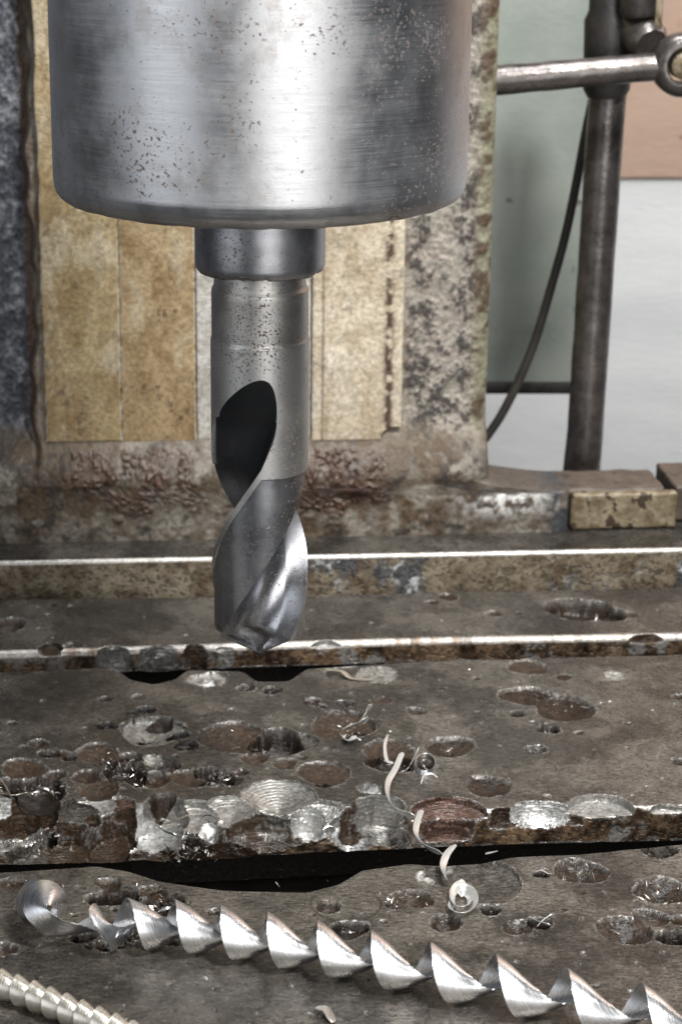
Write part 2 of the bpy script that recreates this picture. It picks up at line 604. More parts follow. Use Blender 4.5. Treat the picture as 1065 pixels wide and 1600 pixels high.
def slab(name, parent, ucols, front, back, ztop, r_f, r_b, dv, lip, pits=(), fronts=(), wallcol=None, topfun=None, wear=None, under=24, rough_top=0.10, edge_rough=0.5, seed=0.0):
    """a table strip: front wall, rounded front edge, top, rounded back edge, back wall"""
    vf, vb = front(ucols), back(ucols)
    nf = fbm(ucols, seed, 3.0, 9.0, 4) - 0.5
    nb = fbm(ucols, seed + 50, 3.0, 9.0, 4) - 0.5
    vf = vf + nf * edge_rough * 2
    vb = vb + nb * edge_rough * 2
    ntop = int(np.ceil((np.max(vb) - np.min(vf)) / dv))
    rows_v, rows_z, tagr = [], [], []
    wall = 40
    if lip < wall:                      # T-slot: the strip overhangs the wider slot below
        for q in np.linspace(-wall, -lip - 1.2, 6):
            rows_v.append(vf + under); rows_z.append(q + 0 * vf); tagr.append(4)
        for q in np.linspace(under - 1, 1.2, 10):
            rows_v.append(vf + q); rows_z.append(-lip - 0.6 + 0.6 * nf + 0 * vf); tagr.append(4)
    for q in np.linspace(-min(lip, wall), -r_f, max(3, int((min(lip, wall) - r_f) / 0.55))):
        rows_v.append(vf); rows_z.append(q + 0 * vf); tagr.append(0)
    for a in np.linspace(0, 90, 13)[1:-1]:
        rows_v.append(vf + r_f * (1 - math.cos(rad(a)))); rows_z.append(-r_f + r_f * math.sin(rad(a)) + 0 * vf); tagr.append(1)
    for t in np.linspace(0, 1, ntop):
        rows_v.append((vf + r_f) * (1 - t) + (vb - r_b) * t); rows_z.append(0 * vf); tagr.append(2)
    for a in np.linspace(90, 0, 5)[1:-1]:
        rows_v.append(vb - r_b * (1 - math.cos(rad(a)))); rows_z.append(-r_b + r_b * math.sin(rad(a)) + 0 * vf); tagr.append(3)
    for q in np.linspace(-r_b, -wall, 8):
        rows_v.append(vb); rows_z.append(q + 0 * vb); tagr.append(3)
    nr, nc = len(rows_v), len(ucols)
    P = np.stack([np.broadcast_to(ucols, (nr, nc)), np.array(rows_v), np.array(rows_z)], -1).reshape(-1, 3).copy()
    P[:, 2] += ztop
    tg = np.repeat(np.array(tagr), nc)
    u, v, z = P[:, 0], P[:, 1], P[:, 2]
    C = np.zeros_like(P)
    big = fbm(u, v, seed, 45.0, 5)
    mid = fbm(u, v, z + seed, 9.0, 4)
    fine = fbm(u, v, z + seed, 1.6, 3)
    C[:] = lerpc(np.broadcast_to(IRON2, C.shape), IRON, sstep(0.36, 0.64, 0.45 * big + 0.3 * mid + 0.25 * fine))
    R = 0.32 + 0.22 * (mid - 0.5) + 0.16 * (big - 0.5)
    Mt = np.full(len(P), 0.55)
    wu, wv = guv(250, 1190)
    wet = sstep(0.44, 0.62, fbm(u, v, seed + 60, 22.0, 4) + 0.26 * np.exp(-((u - wu) / 70) ** 2 - ((v - wv) / 60) ** 2))
    C = C * (1 - 0.42 * wet)[:, None]
    R = R * (1 - wet) + (0.17 + 0.10 * mid) * wet
    top = tg == 2
    z[top] += (rough_top * (fine[top] - 0.5) * 1.2 + 0.35 * (mid[top] - 0.5))
    C[tg == 4] = np.array([0.012, 0.0105, 0.009]); R[tg == 4] = 0.5; Mt[tg == 4] = 0.0  # undercut rows near-black: oil sludge plus the slot's shade put into colour
    wl = tg <= 1
    v[wl] += (fbm(u[wl], z[wl], seed + 9, 5.0, 4) - 0.5) * edge_rough * 1.6
    if wallcol is not None:
        wallcol(u, v, z - ztop, tg, C, R, Mt)
    if wear is not None:
        wv = wear(u) * (0.65 + 0.9 * mid)
        d = v - np.tile(vf, nr)
        m_ = tg == 2
        z[m_] -= 9.5 * (wv * np.clip(1 - d / 17.0, 0, 1) ** 1.4)[m_]
        m_ = tg <= 1
        z[m_] -= 9.5 * (wv * np.clip(1 + (z - ztop) / lip, 0, 1))[m_]
    if fronts: apply_lip(P, C, R, Mt, fronts)
    # tiny dings all over
    rg_ = np.random.default_rng(int(seed * 10) + 5)
    if topfun: topfun(P, C, R, Mt, top)
    Q = P[top]
    Cc, Rr, Mm = C[top], R[top], Mt[top]
    apply_pits(Q, Cc, Rr, Mm, pits)
    P[top], C[top], R[top], Mt[top] = Q, Cc, Rr, Mm
    G = P.reshape(nr, nc, 3)
    nb4 = np.zeros_like(G); nb4[1:-1, 1:-1] = (G[:-2, 1:-1] + G[2:, 1:-1] + G[1:-1, :-2] + G[1:-1, 2:]) / 4 - G[1:-1, 1:-1]
    nn = np.cross(np.gradient(G, axis=1), np.gradient(G, axis=0)); nn /= np.linalg.norm(nn, axis=-1, keepdims=True) + 1e-9
    if nn[nr // 2, nc // 2, 2] < 0: nn = -nn
    H = -(nb4 * nn).sum(-1)
    Hs = H.copy()
    for k in (1, 2):
        for ax in (0, 1): Hs = np.maximum(Hs, np.maximum(np.roll(H, k, ax), np.roll(H, -k, ax)) * (0.75 if k == 1 else 0.35))
    ew = sstep(0.06, 0.2, Hs.ravel()) * sstep(0.40, 0.58, fbm(u, v, z + 3, 5.5, 3)) * ((tg == 2) | (tg <= 1))
    near = 1 - sstep(16, 24, v - np.tile(vf, nr))
    ew = ew * np.maximum(near * (1.0 if fronts else 0.0), 0.6 * sstep(-0.75, -0.2, z - ztop))
    C = lerpc(C, np.array([0.50, 0.49, 0.47]), ew * 0.85)
    R = R * (1 - ew) + 0.27 * ew
    Mt = Mt * (1 - ew) + 0.95 * ew
    F = grid_faces(nr, nc)
    return obj(name, to_world(P), F, M_TABLE, parent, C, np.clip(R, 0.06, 0.9), np.clip(Mt, 0, 1), sharp=48)


table = empty('drill_table', (0, 0, -60), 'grey-brown cast iron drill table with three slot edges, full of pits and drill scars', 'work table')

# slot edges, measured on the photograph
nearA = edge_fn([(-300, 1372), (0, 1362), (150, 1352), (200, 1360), (250, 1376), (350, 1390), (480, 1393), (530, 1380), (565, 1358), (640, 1348), (690, 1352), (750, 1348), (800, 1338), (900, 1334), (1065, 1318), (1400, 1300)])
farA = edge_fn([(-300, 1305), (0, 1296), (150, 1292), (300, 1288), (600, 1274), (800, 1266), (1065, 1260), (1400, 1250)])
nearB = edge_fn([(-300, 1056), (0, 1050), (150, 1043), (185, 1048), (205, 1062), (240, 1069), (275, 1060), (292, 1046), (380, 1048), (400, 1064), (450, 1064), (480, 1044), (640, 1034), (1065, 1022), (1400, 1012)])
farB = edge_fn([(-300, 1030), (0, 1020), (400, 1007), (700, 998), (1065, 992), (1400, 985)])
nearC = edge_fn([(-300, 941), (0, 937), (406, 931), (1065, 918), (1400, 910)])
RAILZ = 15.0
farC = edge_fn([(-300, 886), (0, 878), (406, 870), (1065, 857), (1400, 850)], RAILZ)


def D(kind, k, ring=0.0, tilt=(0, 0), burr=0.25):
    return dict(kind=kind, k=k, ring=ring, tilt=tilt, burr=burr)


def cuts(rows):
    out = []
    for r in rows:
        x, y, w, d = r[:4]
        kw = r[4] if len(r) > 4 else D('rust', 0.3)
        out.append(Cut(x, y, w, d, **kw))
    return out


R_ = D('rust', 0.42)
RS = D('rust2', 0.45)
OI = D('oil', 0.30)
GR = D('grey', 0.40, 0.06)
BR = D('bright', 0.40, 0.05)
SH = D('iron', 0.05)

mid_pits = cuts([
    (585, 1054, 72, 1.6, D('grey', 0.10)), (538, 1050, 64, 1.2, D('iron', 0.10)), (325, 1061, 62, 3.2, D('grey', 0.3, 0.1, (0, 0), 0.5)), (327, 1063, 30, 4.6, BR),
    (384, 1075, 28, 2.0, R_), (425, 1079, 30, 3.5, OI), (362, 1109, 14, 1.0, R_), (487, 1095, 30, 1.8, R_), (500, 1103, 18, 1.4, OI),
    (538, 1099, 28, 2.4, R_), (596, 1094, 34, 1.0, D('rust2', 0.1)), (650, 1111, 32, 2.0, RS),
    (238, 1142, 108, 5.0, D('grey', 0.45, 0.05, (0.05, -0.05), 0.3)), (250, 1128, 46, 4.0, RS), (276, 1146, 38, 6.5, OI), (224, 1152, 30, 6.0, OI),
    (167, 1134, 32, 3.6, OI), (230, 1109, 30, 3.0, OI), (207, 1114, 18, 1.6, R_), (165, 1092, 24, 0.9, R_), (218, 1090, 26, 0.8, D('iron', 0.1)),
    (60, 1161, 30, 1.2, R_), (78, 1177, 36, 4.0, OI), (110, 1182, 30, 4.0, OI), (152, 1176, 70, 2.2, RS), (166, 1188, 34, 3.5, OI), (38, 1200, 72, 2.0, RS),
    (88, 1211, 34, 1.6, R_), (135, 1213, 46, 1.6, R_), (60, 1234, 96, 6.0, OI), (14, 1226, 50, 6.0, OI), (84, 1222, 30, 6.5, OI),
    (366, 1152, 116, 2.8, D('rust2', 0.16, 0, (0.02, 0.02), 0.15)), (432, 1158, 98, 8.0, D('oil', 0.22, 0, (0.0, 0.12), 0.45)), (462, 1160, 70, 2.4, D('iron', 0.12)),
    (536, 1132, 108, 3.2, D('rust2', 0.20)), (552, 1140, 50, 6.0, OI), (608, 1172, 82, 2.4, RS), (612, 1190, 82, 5.5, OI), (661, 1197, 44, 9.0, OI), (702, 1166, 78, 3.0, R_), (762, 1228, 74, 2.6, R_),
    (506, 1208, 84, 2.0, RS), (505, 1224, 32, 4.5, OI), (577, 1232, 38, 5.5, D('bright', 0.1, 0, (0, 0), 0.4)), (567, 1257, 42, 4.0, RS),
    (823, 1042, 62, 2.0, RS), (880, 1057, 28, 1.0, R_), (958, 1056, 36, 1.4, GR), (822, 1087, 80, 2.6, R_), (882, 1106, 100, 2.6, D('rust', 0.12)),
    (808, 1115, 26, 3.0, OI), (857, 1138, 38, 3.2, OI), (837, 1171, 36, 2.4, R_), (1060, 1088, 24, 1.2, R_), (1060, 1190, 28, 1.2, R_), (905, 1145, 16, 0.7, R_),
    (340, 1216, 60, 5.0, OI), (322, 1205, 40, 4.0, OI), (195, 1205, 74, 5.5, OI), (232, 1218, 66, 4.5, RS), (205, 1184, 40, 3.0, OI), (262, 1196, 44, 3.0, OI), (240, 1188, 40, 2.5, GR),
    (290, 1165, 40, 2.5, R_), (300, 1215, 70, 2.4, RS), (255, 1248, 44, 7.0, D('rust', 0.1, 0, (0, 0), 0.5)), (250, 1266, 38, 6.0, R_), (155, 1232, 70, 2.8, RS), (180, 1262, 72, 5.0, D('red', 0.35, 0.05)),
    (398, 1184, 46, 2.0, RS), (446, 1192, 40, 1.5, RS), (20, 1130, 18, .8, R_), (690, 1075, 16, .6, R_), (745, 1060, 14, .5, R_), (980, 1130, 14, .6, R_)])
lipA = cuts([
    # left reef of drill scars
    (20, 1282, 150, 12, D('grey', 0.30, 0.25)), (100, 1292, 120, 13, D('rust2', 0.28, 0.22)), (70, 1304, 130, 22, D('iron', 0.2)), (205, 1305, 130, 15, D('bright', 0.33, 0.30)),
    (150, 1268, 110, 7, D('grey', 0.34, 0.12)), (250, 1292, 76, 9, D('bright', 0.3, 0.1)), (305, 1272, 104, 9, D('grey', 0.33, 0.12)), (300, 1290, 70, 17, OI), (330, 1290, 58, 12, R_),
    (115, 1302, 40, 16, R_), (435, 1243, 118, 9.0, D('grey', 0.50, 0.08)), (412, 1250, 34, 9.5, D('grey', 0.5, 0.1)), (360, 1262, 90, 7.0, D('grey', 0.4, 0.12)),
    (505, 1272, 100, 8, D('grey', 0.4, 0.3)), (410, 1292, 140, 10, D('rust2', 0.3, 0.35)), (470, 1300, 150, 15, D('grey', 0.3, 0.35)), (565, 1282, 70, 6, D('rust2', 0.3, 0.1)),
    (600, 1283, 90, 9, D('iron', 0.3, 0.1)), (545, 1292, 90, 12, D('iron', 0.3, 0.2)), (360, 1302, 120, 22, D('rust', 0.2)),
    # right hand bites
    (702, 1271, 122, 6.5, D('red', 0.22, 0.16)), (706, 1287, 112, 16, D('red', 0.2, 0.16)), (790, 1272, 50, 6, D('rust2', 0.3, 0.1)),
    (850, 1278, 122, 11, D('bright', 0.26, 0.45)), (898, 1266, 30, 5, D('rust2', 0.2)), (938, 1263, 104, 4.5, D('grey', 0.06, 0.05)), (1000, 1275, 66, 7, D('rust2', 0.25)), (1052, 1278, 96, 6, D('grey', 0.25, 0.06))])
for i in range(64):
    lipA += cuts([(rnd.uniform(-60, 600), rnd.uniform(1258, 1304), rnd.uniform(26, 88), rnd.uniform(5, 19), D(rnd.choice(['rust2', 'grey', 'bright', 'iron', 'grey', 'rust2', 'bright']), rnd.uniform(.25, .6), rnd.uniform(0.05, .3), (rnd.uniform(-.35, .35), rnd.uniform(-.3, .3))))])
lipB = cuts([
    (178, 1022, 70, 14, D('grey', 0.1, 0.05)), (250, 1023, 84, 30, D('grey', 0.1, 0.06)), (306, 1014, 44, 30, D('rust2', 0.1, 0.3)), (354, 1020, 68, 16, D('grey', 0.1, 0.08)), (430, 1029, 104, 30, D('rust2', 0.1)),
    (512, 1012, 66, 5, D('grey', 0.2)), (1020, 1010, 110, 3.5, D('rust2', 0.1)), (80, 1012, 40, 2, D('rust2', .1))])
rear_pits = cuts([
    (905, 952, 104, 6.0, D('rust', 0.12, 0, (0, 0), 0.4)), (946, 959, 66, 9.0, D('oil', 0.1, 0, (0, 0), 0.6)), (985, 960, 26, 1.2, RS), (12, 976, 60, 5.0, RS), (700, 932, 34, 1.5, R_), (676, 941, 20, .8, R_), (771, 958, 28, 1.6, R_), (810, 958, 14, .6, R_),
    (115, 1010, 34, 2.0, R_), (85, 945, 16, .6, R_), (1030, 955, 12, .6, R_)])
front_pits = cuts([
    (740, 1374, 150, 3.0, D('iron', 0.08)), (512, 1417, 42, 3.2, RS), (545, 1452, 60, 3.0, D('oil', 0.2)), (642, 1404, 66, 3.6, RS), (617, 1413, 32, 4.5, OI), (696, 1442, 54, 3.0, R_), (765, 1421, 36, 9.0, OI),
    (845, 1364, 30, 4.5, OI), (906, 1361, 84, 3.2, R_), (1030, 1328, 58, 9.0, OI), (1030, 1391, 84, 3.6, R_), (976, 1453, 88, 4.0, R_), (1016, 1434, 56, 3.2, RS), (1052, 1464, 54, 5.0, OI), (1060, 1437, 32, 4.0, RS),
    (808, 1449, 48, 2.0, R_), (843, 1442, 36, 7.0, OI), (700, 1356, 62, 2.4, D('grey', 0.25)), (670, 1372, 50, 2.4, D('grey', 0.3)), (152, 1404, 40, 8.0, OI), (186, 1399, 66, 9.0, OI), (170, 1380, 40, 2.4, RS), (255, 1413, 72, 5.0, OI), (240, 1392, 44, 2.6, RS),
    (365, 1443, 34, 6.0, OI), (130, 1464, 42, 4.0, OI), (165, 1478, 34, 4.0, OI), (222, 1466, 64, 4.0, OI), (190, 1474, 40, 3.0, RS), (5, 1482, 46, 3.0, RS), (335, 1424, 22, 1.2, R_), (600, 1440, 14, .7, R_), (880, 1420, 12, .5, R_), (910, 1395, 12, .5, R_), (20, 1380, 40, 3.0, RS),
    (475, 1500, 16, .6, R_), (700, 1500, 14, .5, R_), (930, 1540, 16, .6, R_)])
rg2 = np.random.default_rng(3)


def scatter(n, x0, x1, y0, y1, lo, hi):
    r = []
    for i in range(n):
        w = lo + (hi - lo) * rg2.random() ** 3
        r.append((rg2.uniform(x0, x1), rg2.uniform(y0, y1), w, 0.35 + 0.03 * w, D(['rust', 'rust2', 'iron', 'oil'][rg2.integers(4)], 0.25, 0, (0, 0), 0.08)))
    return cuts(r)


mid_pits = scatter(130, 0, 1065, 1050, 1262, 3.5, 11) + scatter(60, 0, 520, 1165, 1262, 6, 26) + mid_pits
rear_pits = scatter(50, 0, 1065, 938, 1000, 3.5, 10) + rear_pits
front_pits = scatter(120, 0, 1065, 1390, 1595, 3.5, 9) + scatter(40, 90, 300, 1385, 1480, 5, 18) + front_pits


def wall_table(u, v, z, tg, C, R, Mt):
    w = tg <= 1
    n = fbm(u[w], z[w] * 0.7, 2.0, 12.0, 5)
    n2 = fbm(u[w], z[w], 8.0, 3.0, 4)
    c = lerpc(np.broadcast_to(RUST, (w.sum(), 3)), np.array([0.21, 0.14, 0.085]), sstep(0.35, 0.65, 0.55 * n + 0.45 * n2))
    c = lerpc(c, np.array([0.30, 0.29, 0.28]), sstep(0.56, 0.66, fbm(u[w], z[w], 31.0, 15.0, 4)) * 0.7)
    C[w] = c
    R[w] = 0.42 + 0.3 * (n2 - 0.5)
    Mt[w] = 0.35
    e = tg == 1                                   # the rubbed edge is bare metal
    ww = sstep(0.30, 0.5, fbm(u[e], 3.0, 1.0, 6.0, 3))
    C[e] = lerpc(C[e], np.array([0.46, 0.44, 0.41]), 0.2 + 0.6 * ww)
    R[e] = 0.44
    Mt[e] = 0.9


def ring_scratch(P, C, R, Mt, top):
    cu, cv = guv(540, 1412)
    rr = 58 * 0.235
    d = np.abs(np.hypot(P[:, 0] - cu, P[:, 1] - cv) - rr)
    a = np.arctan2(P[:, 1] - cv, P[:, 0] - cu)
    m = top & (d < 0.6) & ((a < 0.9) | (a > 2.6))
    P[m, 2] -= 0.25 * (1 - d[m] / 0.6)
    C[m] *= 0.6


UL = guv(0, 1600)[0] - 30
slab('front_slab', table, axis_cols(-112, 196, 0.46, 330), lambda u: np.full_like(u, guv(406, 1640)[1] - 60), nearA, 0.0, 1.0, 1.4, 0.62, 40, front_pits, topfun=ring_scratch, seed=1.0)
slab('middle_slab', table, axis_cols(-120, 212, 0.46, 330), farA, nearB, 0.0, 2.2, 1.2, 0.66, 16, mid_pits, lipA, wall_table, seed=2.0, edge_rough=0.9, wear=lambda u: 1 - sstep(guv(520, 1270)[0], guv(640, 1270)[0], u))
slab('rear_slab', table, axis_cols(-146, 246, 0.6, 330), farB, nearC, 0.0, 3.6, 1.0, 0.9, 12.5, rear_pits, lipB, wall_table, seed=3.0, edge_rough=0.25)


def wall_rail(u, v, z, tg, C, R, Mt):
    w = tg <= 1
    n = fbm(u[w], z[w] * 1.2, 12.0, 14.0, 5)
    n2 = fbm(u[w], z[w], 18.0, 4.0, 4)
    c = lerpc(np.broadcast_to(np.array([0.10, 0.068, 0.038]), (w.sum(), 3)), np.array([0.30, 0.255, 0.185]), sstep(0.3, 0.7, 0.6 * n + 0.4 * n2))
    dk = sstep(0.52, 0.62, fbm(u[w], z[w] * 0.8, 40.0, 26.0, 4)) * sstep(20, 60, u[w])
    c = lerpc(c, np.array([0.075, 0.08, 0.09]), dk * 0.9)
    c = lerpc(c, np.array([0.62, 0.62, 0.62]), dk * sstep(0.55, 0.7, n2) * 0.8)
    C[w] = c
    R[w] = 0.5 + 0.3 * (n2 - 0.5)
    Mt[w] = 0.15
    e = tg == 1
    C[e] = lerpc(np.broadcast_to(np.array([0.36, 0.34, 0.31]), (e.sum(), 3)), np.array([0.50, 0.48, 0.45]), sstep(0.3, 0.6, fbm(u[e], z[e], 3.0, 7.0, 3)))
    R[e] = 0.42
    Mt[e] = 0.95


V_FOOT = guv(406, 841, RAILZ)[1]
slab('raised_rail', table, axis_cols(-165, 275, 0.8, 330), farC, lambda u: np.full_like(u, V_FOOT + 60), RAILZ, 2.4, 1.0, 1.0, 50, (), (), wall_rail, seed=4.0, edge_rough=0.18)
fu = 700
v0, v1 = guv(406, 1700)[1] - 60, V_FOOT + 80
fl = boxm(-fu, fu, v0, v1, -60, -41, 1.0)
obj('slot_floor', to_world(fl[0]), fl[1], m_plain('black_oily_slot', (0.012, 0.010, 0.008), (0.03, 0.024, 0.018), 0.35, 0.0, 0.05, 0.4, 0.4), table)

# ================================================================== THE MACHINE COLUMN
V_FACE = V_FOOT + 16.0
column = empty('machine_column', tuple(to_world([[0, V_FACE + 60, RAILZ]])[0]), 'rusty cast iron machine column with golden slide faces, standing behind the drill', 'machine column')
UR, _ = colpt(767, 500, V_FACE)
URF, _ = colpt(892, 800, V_FOOT)
_, ZPL = colpt(200, 692, V_FACE - 3)       # lower end of the slide faces
ULS, _ = colpt(58, 500, V_FACE)
_, ZFT = colpt(830, 768, V_FOOT)


def casting():
    zc = np.concatenate([np.arange(RAILZ - 3, 150, 0.8), np.arange(150, 420, 1.0), np.array([430, 460, 500, 560])])
    nu = 520
    t = np.concatenate([np.linspace(-1.1, 0, 260, endpoint=False), np.linspace(0, 1, nu)])
    uL = colpt(-30, 500, V_FACE)[0]
    ease = sstep(ZFT - 1, ZFT + 7, zc)
    uR = URF + (UR - URF) * ease ** 0.55
    rows = []
    nb = 26
    for k, zz in enumerate(zc):
        rc = 9.0
        u1 = uR[k] - rc
        us = uL + (u1 - uL) * t
        foot = 1 - sstep(ZFT + 8, ZFT + 42, zz)
        vs = np.full_like(us, V_FACE - (V_FACE - V_FOOT) * foot)
        # left recess with the dark rough cast skin
        edge = ULS + 2.2 * math.sin(zz * 0.05) + 1.2 * math.sin(zz * 0.21)
        left = 1 - sstep(edge - 4.0, edge, us)
        vs = vs + left * 12 * (1 - foot)
        a = np.linspace(0, 90, 12)[1:]
        ua = u1 + rc * np.sin(np.radians(a))
        va = vs[-1] + rc * (1 - np.cos(np.radians(a)))
        ub = np.full(nb, uR[k]) 
        vb = va[-1] + np.linspace(0, 1, nb + 1)[1:] ** 1.5 * (30 if zz < ZFT + 7 else 180)
        rows.append(np.stack([np.concatenate([us, ua, ub]), np.concatenate([vs, va, vb]), np.full(len(us) + len(ua) + nb, zz)], -1))
    P = np.array(rows)
    nr, nc, _ = P.shape
    P = P.reshape(-1, 3)
    u, v, z = P[:, 0].copy(), P[:, 1].copy(), P[:, 2].copy()
    # plain flat top of the foot falls back under the fillet
    n8 = fbm(u, z, v * .5, 8.0, 5)
    n3 = fbm(u, z, v * .5 + 9, 3.0, 4)
    n20 = fbm(u, z, v * .5 + 20, 26.0, 5)
    n1 = fbm(u, z, v * .5 + 40, 1.6, 3)
    px_left = 1 - sstep(ULS - 5, ULS + 1, u + 3 * (n3 - 0.5))
    low = 1 - sstep(ZPL - 8, ZPL + 12, z + 14 * (n20 - 0.5))
    rightpart = sstep(colpt(628, 500, V_FACE)[0], colpt(640, 500, V_FACE)[0], u)
    C = lerpc(np.broadcast_to(np.array([0.30, 0.265, 0.215]), P.shape), np.array([0.14, 0.10, 0.064]), sstep(0.42, 0.62, 0.6 * n8 + 0.4 * n20))
    # right side: mottled bare casting, pinkish with dark pits
    mott = lerpc(np.broadcast_to(np.array([0.33, 0.30, 0.255]), P.shape), np.array([0.065, 0.057, 0.052]), sstep(0.45, 0.59, 0.2 * n1 + 0.4 * n3 + 0.4 * n8))
    mott = lerpc(mott, np.array([0.38, 0.32, 0.275]), sstep(0.58, 0.68, fbm(u, z, 77, 3.5, 3)) * 0.6)
    C = C + (mott - C) * (rightpart * (1 - low))[:, None]
    # greenish old paint on the rounded corner
    cor = sstep(UR - 14, UR - 6, u + 5 * (n8 - 0.5)) * (1 - low)
    green = lerpc(np.broadcast_to(np.array([0.235, 0.225, 0.155]), P.shape), np.array([0.10, 0.07, 0.045]), sstep(0.5, 0.62, n8))
    C = C + (green - C) * cor[:, None]
    # left: blue-grey cast skin with light crests
    blue = lerpc(np.broadcast_to(np.array([0.055, 0.06, 0.075]), P.shape), np.array([0.27, 0.28, 0.31]), sstep(0.42, 0.72, 0.5 * n3 + 0.5 * n8))
    lf = px_left * (1 - low)
    C = C + (blue - C) * lf[:, None]
    seam = np.exp(-((u - ULS + 3.5 - 1.5 * (n8 - .5)) / 2.4) ** 2) * (1 - low)
    C = lerpc(C, np.array([0.13, 0.075, 0.04]), seam * 0.85)
    # rust runs over the foot
    rb = sstep(0.46, 0.60, fbm(u, z * 0.5, 33, 30.0, 4)) * low
    C = lerpc(C, np.array([0.145, 0.088, 0.042]), rb * 0.75)
    C = lerpc(C, np.array([0.05, 0.042, 0.036]), sstep(0.56, 0.68, fbm(u, z, 51, 9.0, 4)) * low * 0.8)
    C = lerpc(C, np.array([0.46, 0.42, 0.35]), sstep(0.56, 0.68, fbm(u, z, 63, 14.0, 4)) * low * 0.75)
    C = C * (1 - 0.45 * low)[:, None]
    C = lerpc(C, np.array([0.035, 0.028, 0.024]), sstep(0.57, 0.66, 0.5 * n1 + 0.5 * fbm(u, z, 83, 12.0, 4)) * low * 0.8)
    R = 0.55 + 0.3 * (n3 - 0.5)
    # relief
    relief = (n3 - 0.5) * 1.6 + (n8 - 0.5) * 2.0 + (n1 - .5) * 0.8
    amp = np.clip(0.25 + 0.9 * rightpart * (1 - low) + 1.6 * lf + 0.55 * low, 0, 2.2)
    # sticky granular sludge below the slide faces
    def blob(pxa, pxb, pya, pyb, soft=6):
        ua, za = colpt(pxa, pyb, V_FACE - 4)
        ub, zb = colpt(pxb, pya, V_FACE - 4)
        j = 34 * (n20 - 0.5) + 16 * (n8 - 0.5)
        return sstep(ua - soft, ua + soft, u + j) * (1 - sstep(ub - soft, ub + soft, u + j)) * sstep(za - soft, za + soft, z + j) * (1 - sstep(zb - 2, zb + 2, z))
    sl = np.maximum(blob(455, 590, 696, 790), 0.85 * blob(115, 300, 698, 760))
    sl = np.maximum(sl, 0.6 * blob(180, 330, 740, 800))
    gran = sstep(0.40, 0.75, fbm(u, z, v * .4 + 91, 1.7, 2)) * sstep(0.3, 0.6, fbm(u, z, 17, 6, 3))
    C = lerpc(C, lerpc(np.broadcast_to(np.array([0.028, 0.016, 0.012]), P.shape), np.array([0.10, 0.05, 0.03]), n8), np.clip(sl * (0.55 + 0.9 * gran), 0, 1))
    R = R * (1 - sl) + 0.13 * sl
    front = u < (UR + 200)
    v2 = v - relief * amp - sl * (0.4 + 1.9 * gran)
    ft = sstep(UR - 8, UR + 3, u + 4 * (n8 - .5)) * sstep(ZFT - 3, ZFT, z) * (z < ZFT + 22)
    ft = np.maximum(ft, sstep(UR + 0.5, UR + 4, u) * sstep(V_FOOT + 3, V_FOOT + 6, v))
    C = lerpc(C, lerpc(np.broadcast_to(np.array([0.055, 0.044, 0.036]), P.shape), np.array([0.115, 0.092, 0.074]), n8), ft)
    # white powder on the foot's top right
    pu, pz = colpt(795, 778, V_FOOT)
    pw = np.exp(-(((u - pu) / 22) ** 2 + ((z - pz) / 8) ** 2)) * 1.5 * sstep(0.36, 0.6, fbm(u, z, 71, 4.0, 4)) * (v < V_FOOT + 2.5) * (1 - sstep(ZFT - 2, ZFT, z))
    C = lerpc(C, np.array([0.78, 0.77, 0.75]), np.clip(pw, 0, 1))
    du_, dz_ = colpt(876, 800, V_FOOT)
    dk = np.exp(-(((u - du_) / 7) ** 2)) * low * sstep(0.35, 0.55, n8)
    C = lerpc(C, np.array([0.05, 0.052, 0.058]), np.clip(dk * 1.2, 0, 1))
    P = np.stack([u, v2, z], -1)
    return obj('casting', to_world(P), grid_faces(nr, nc), M_CAST, column, C, np.clip(R, .08, .95), 0.1, sharp=60, loc=tuple(to_world([[0, V_FACE + 60, RAILZ]])[0]))


casting()
CL = tuple(to_world([[0, V_FACE + 60, RAILZ]])[0])


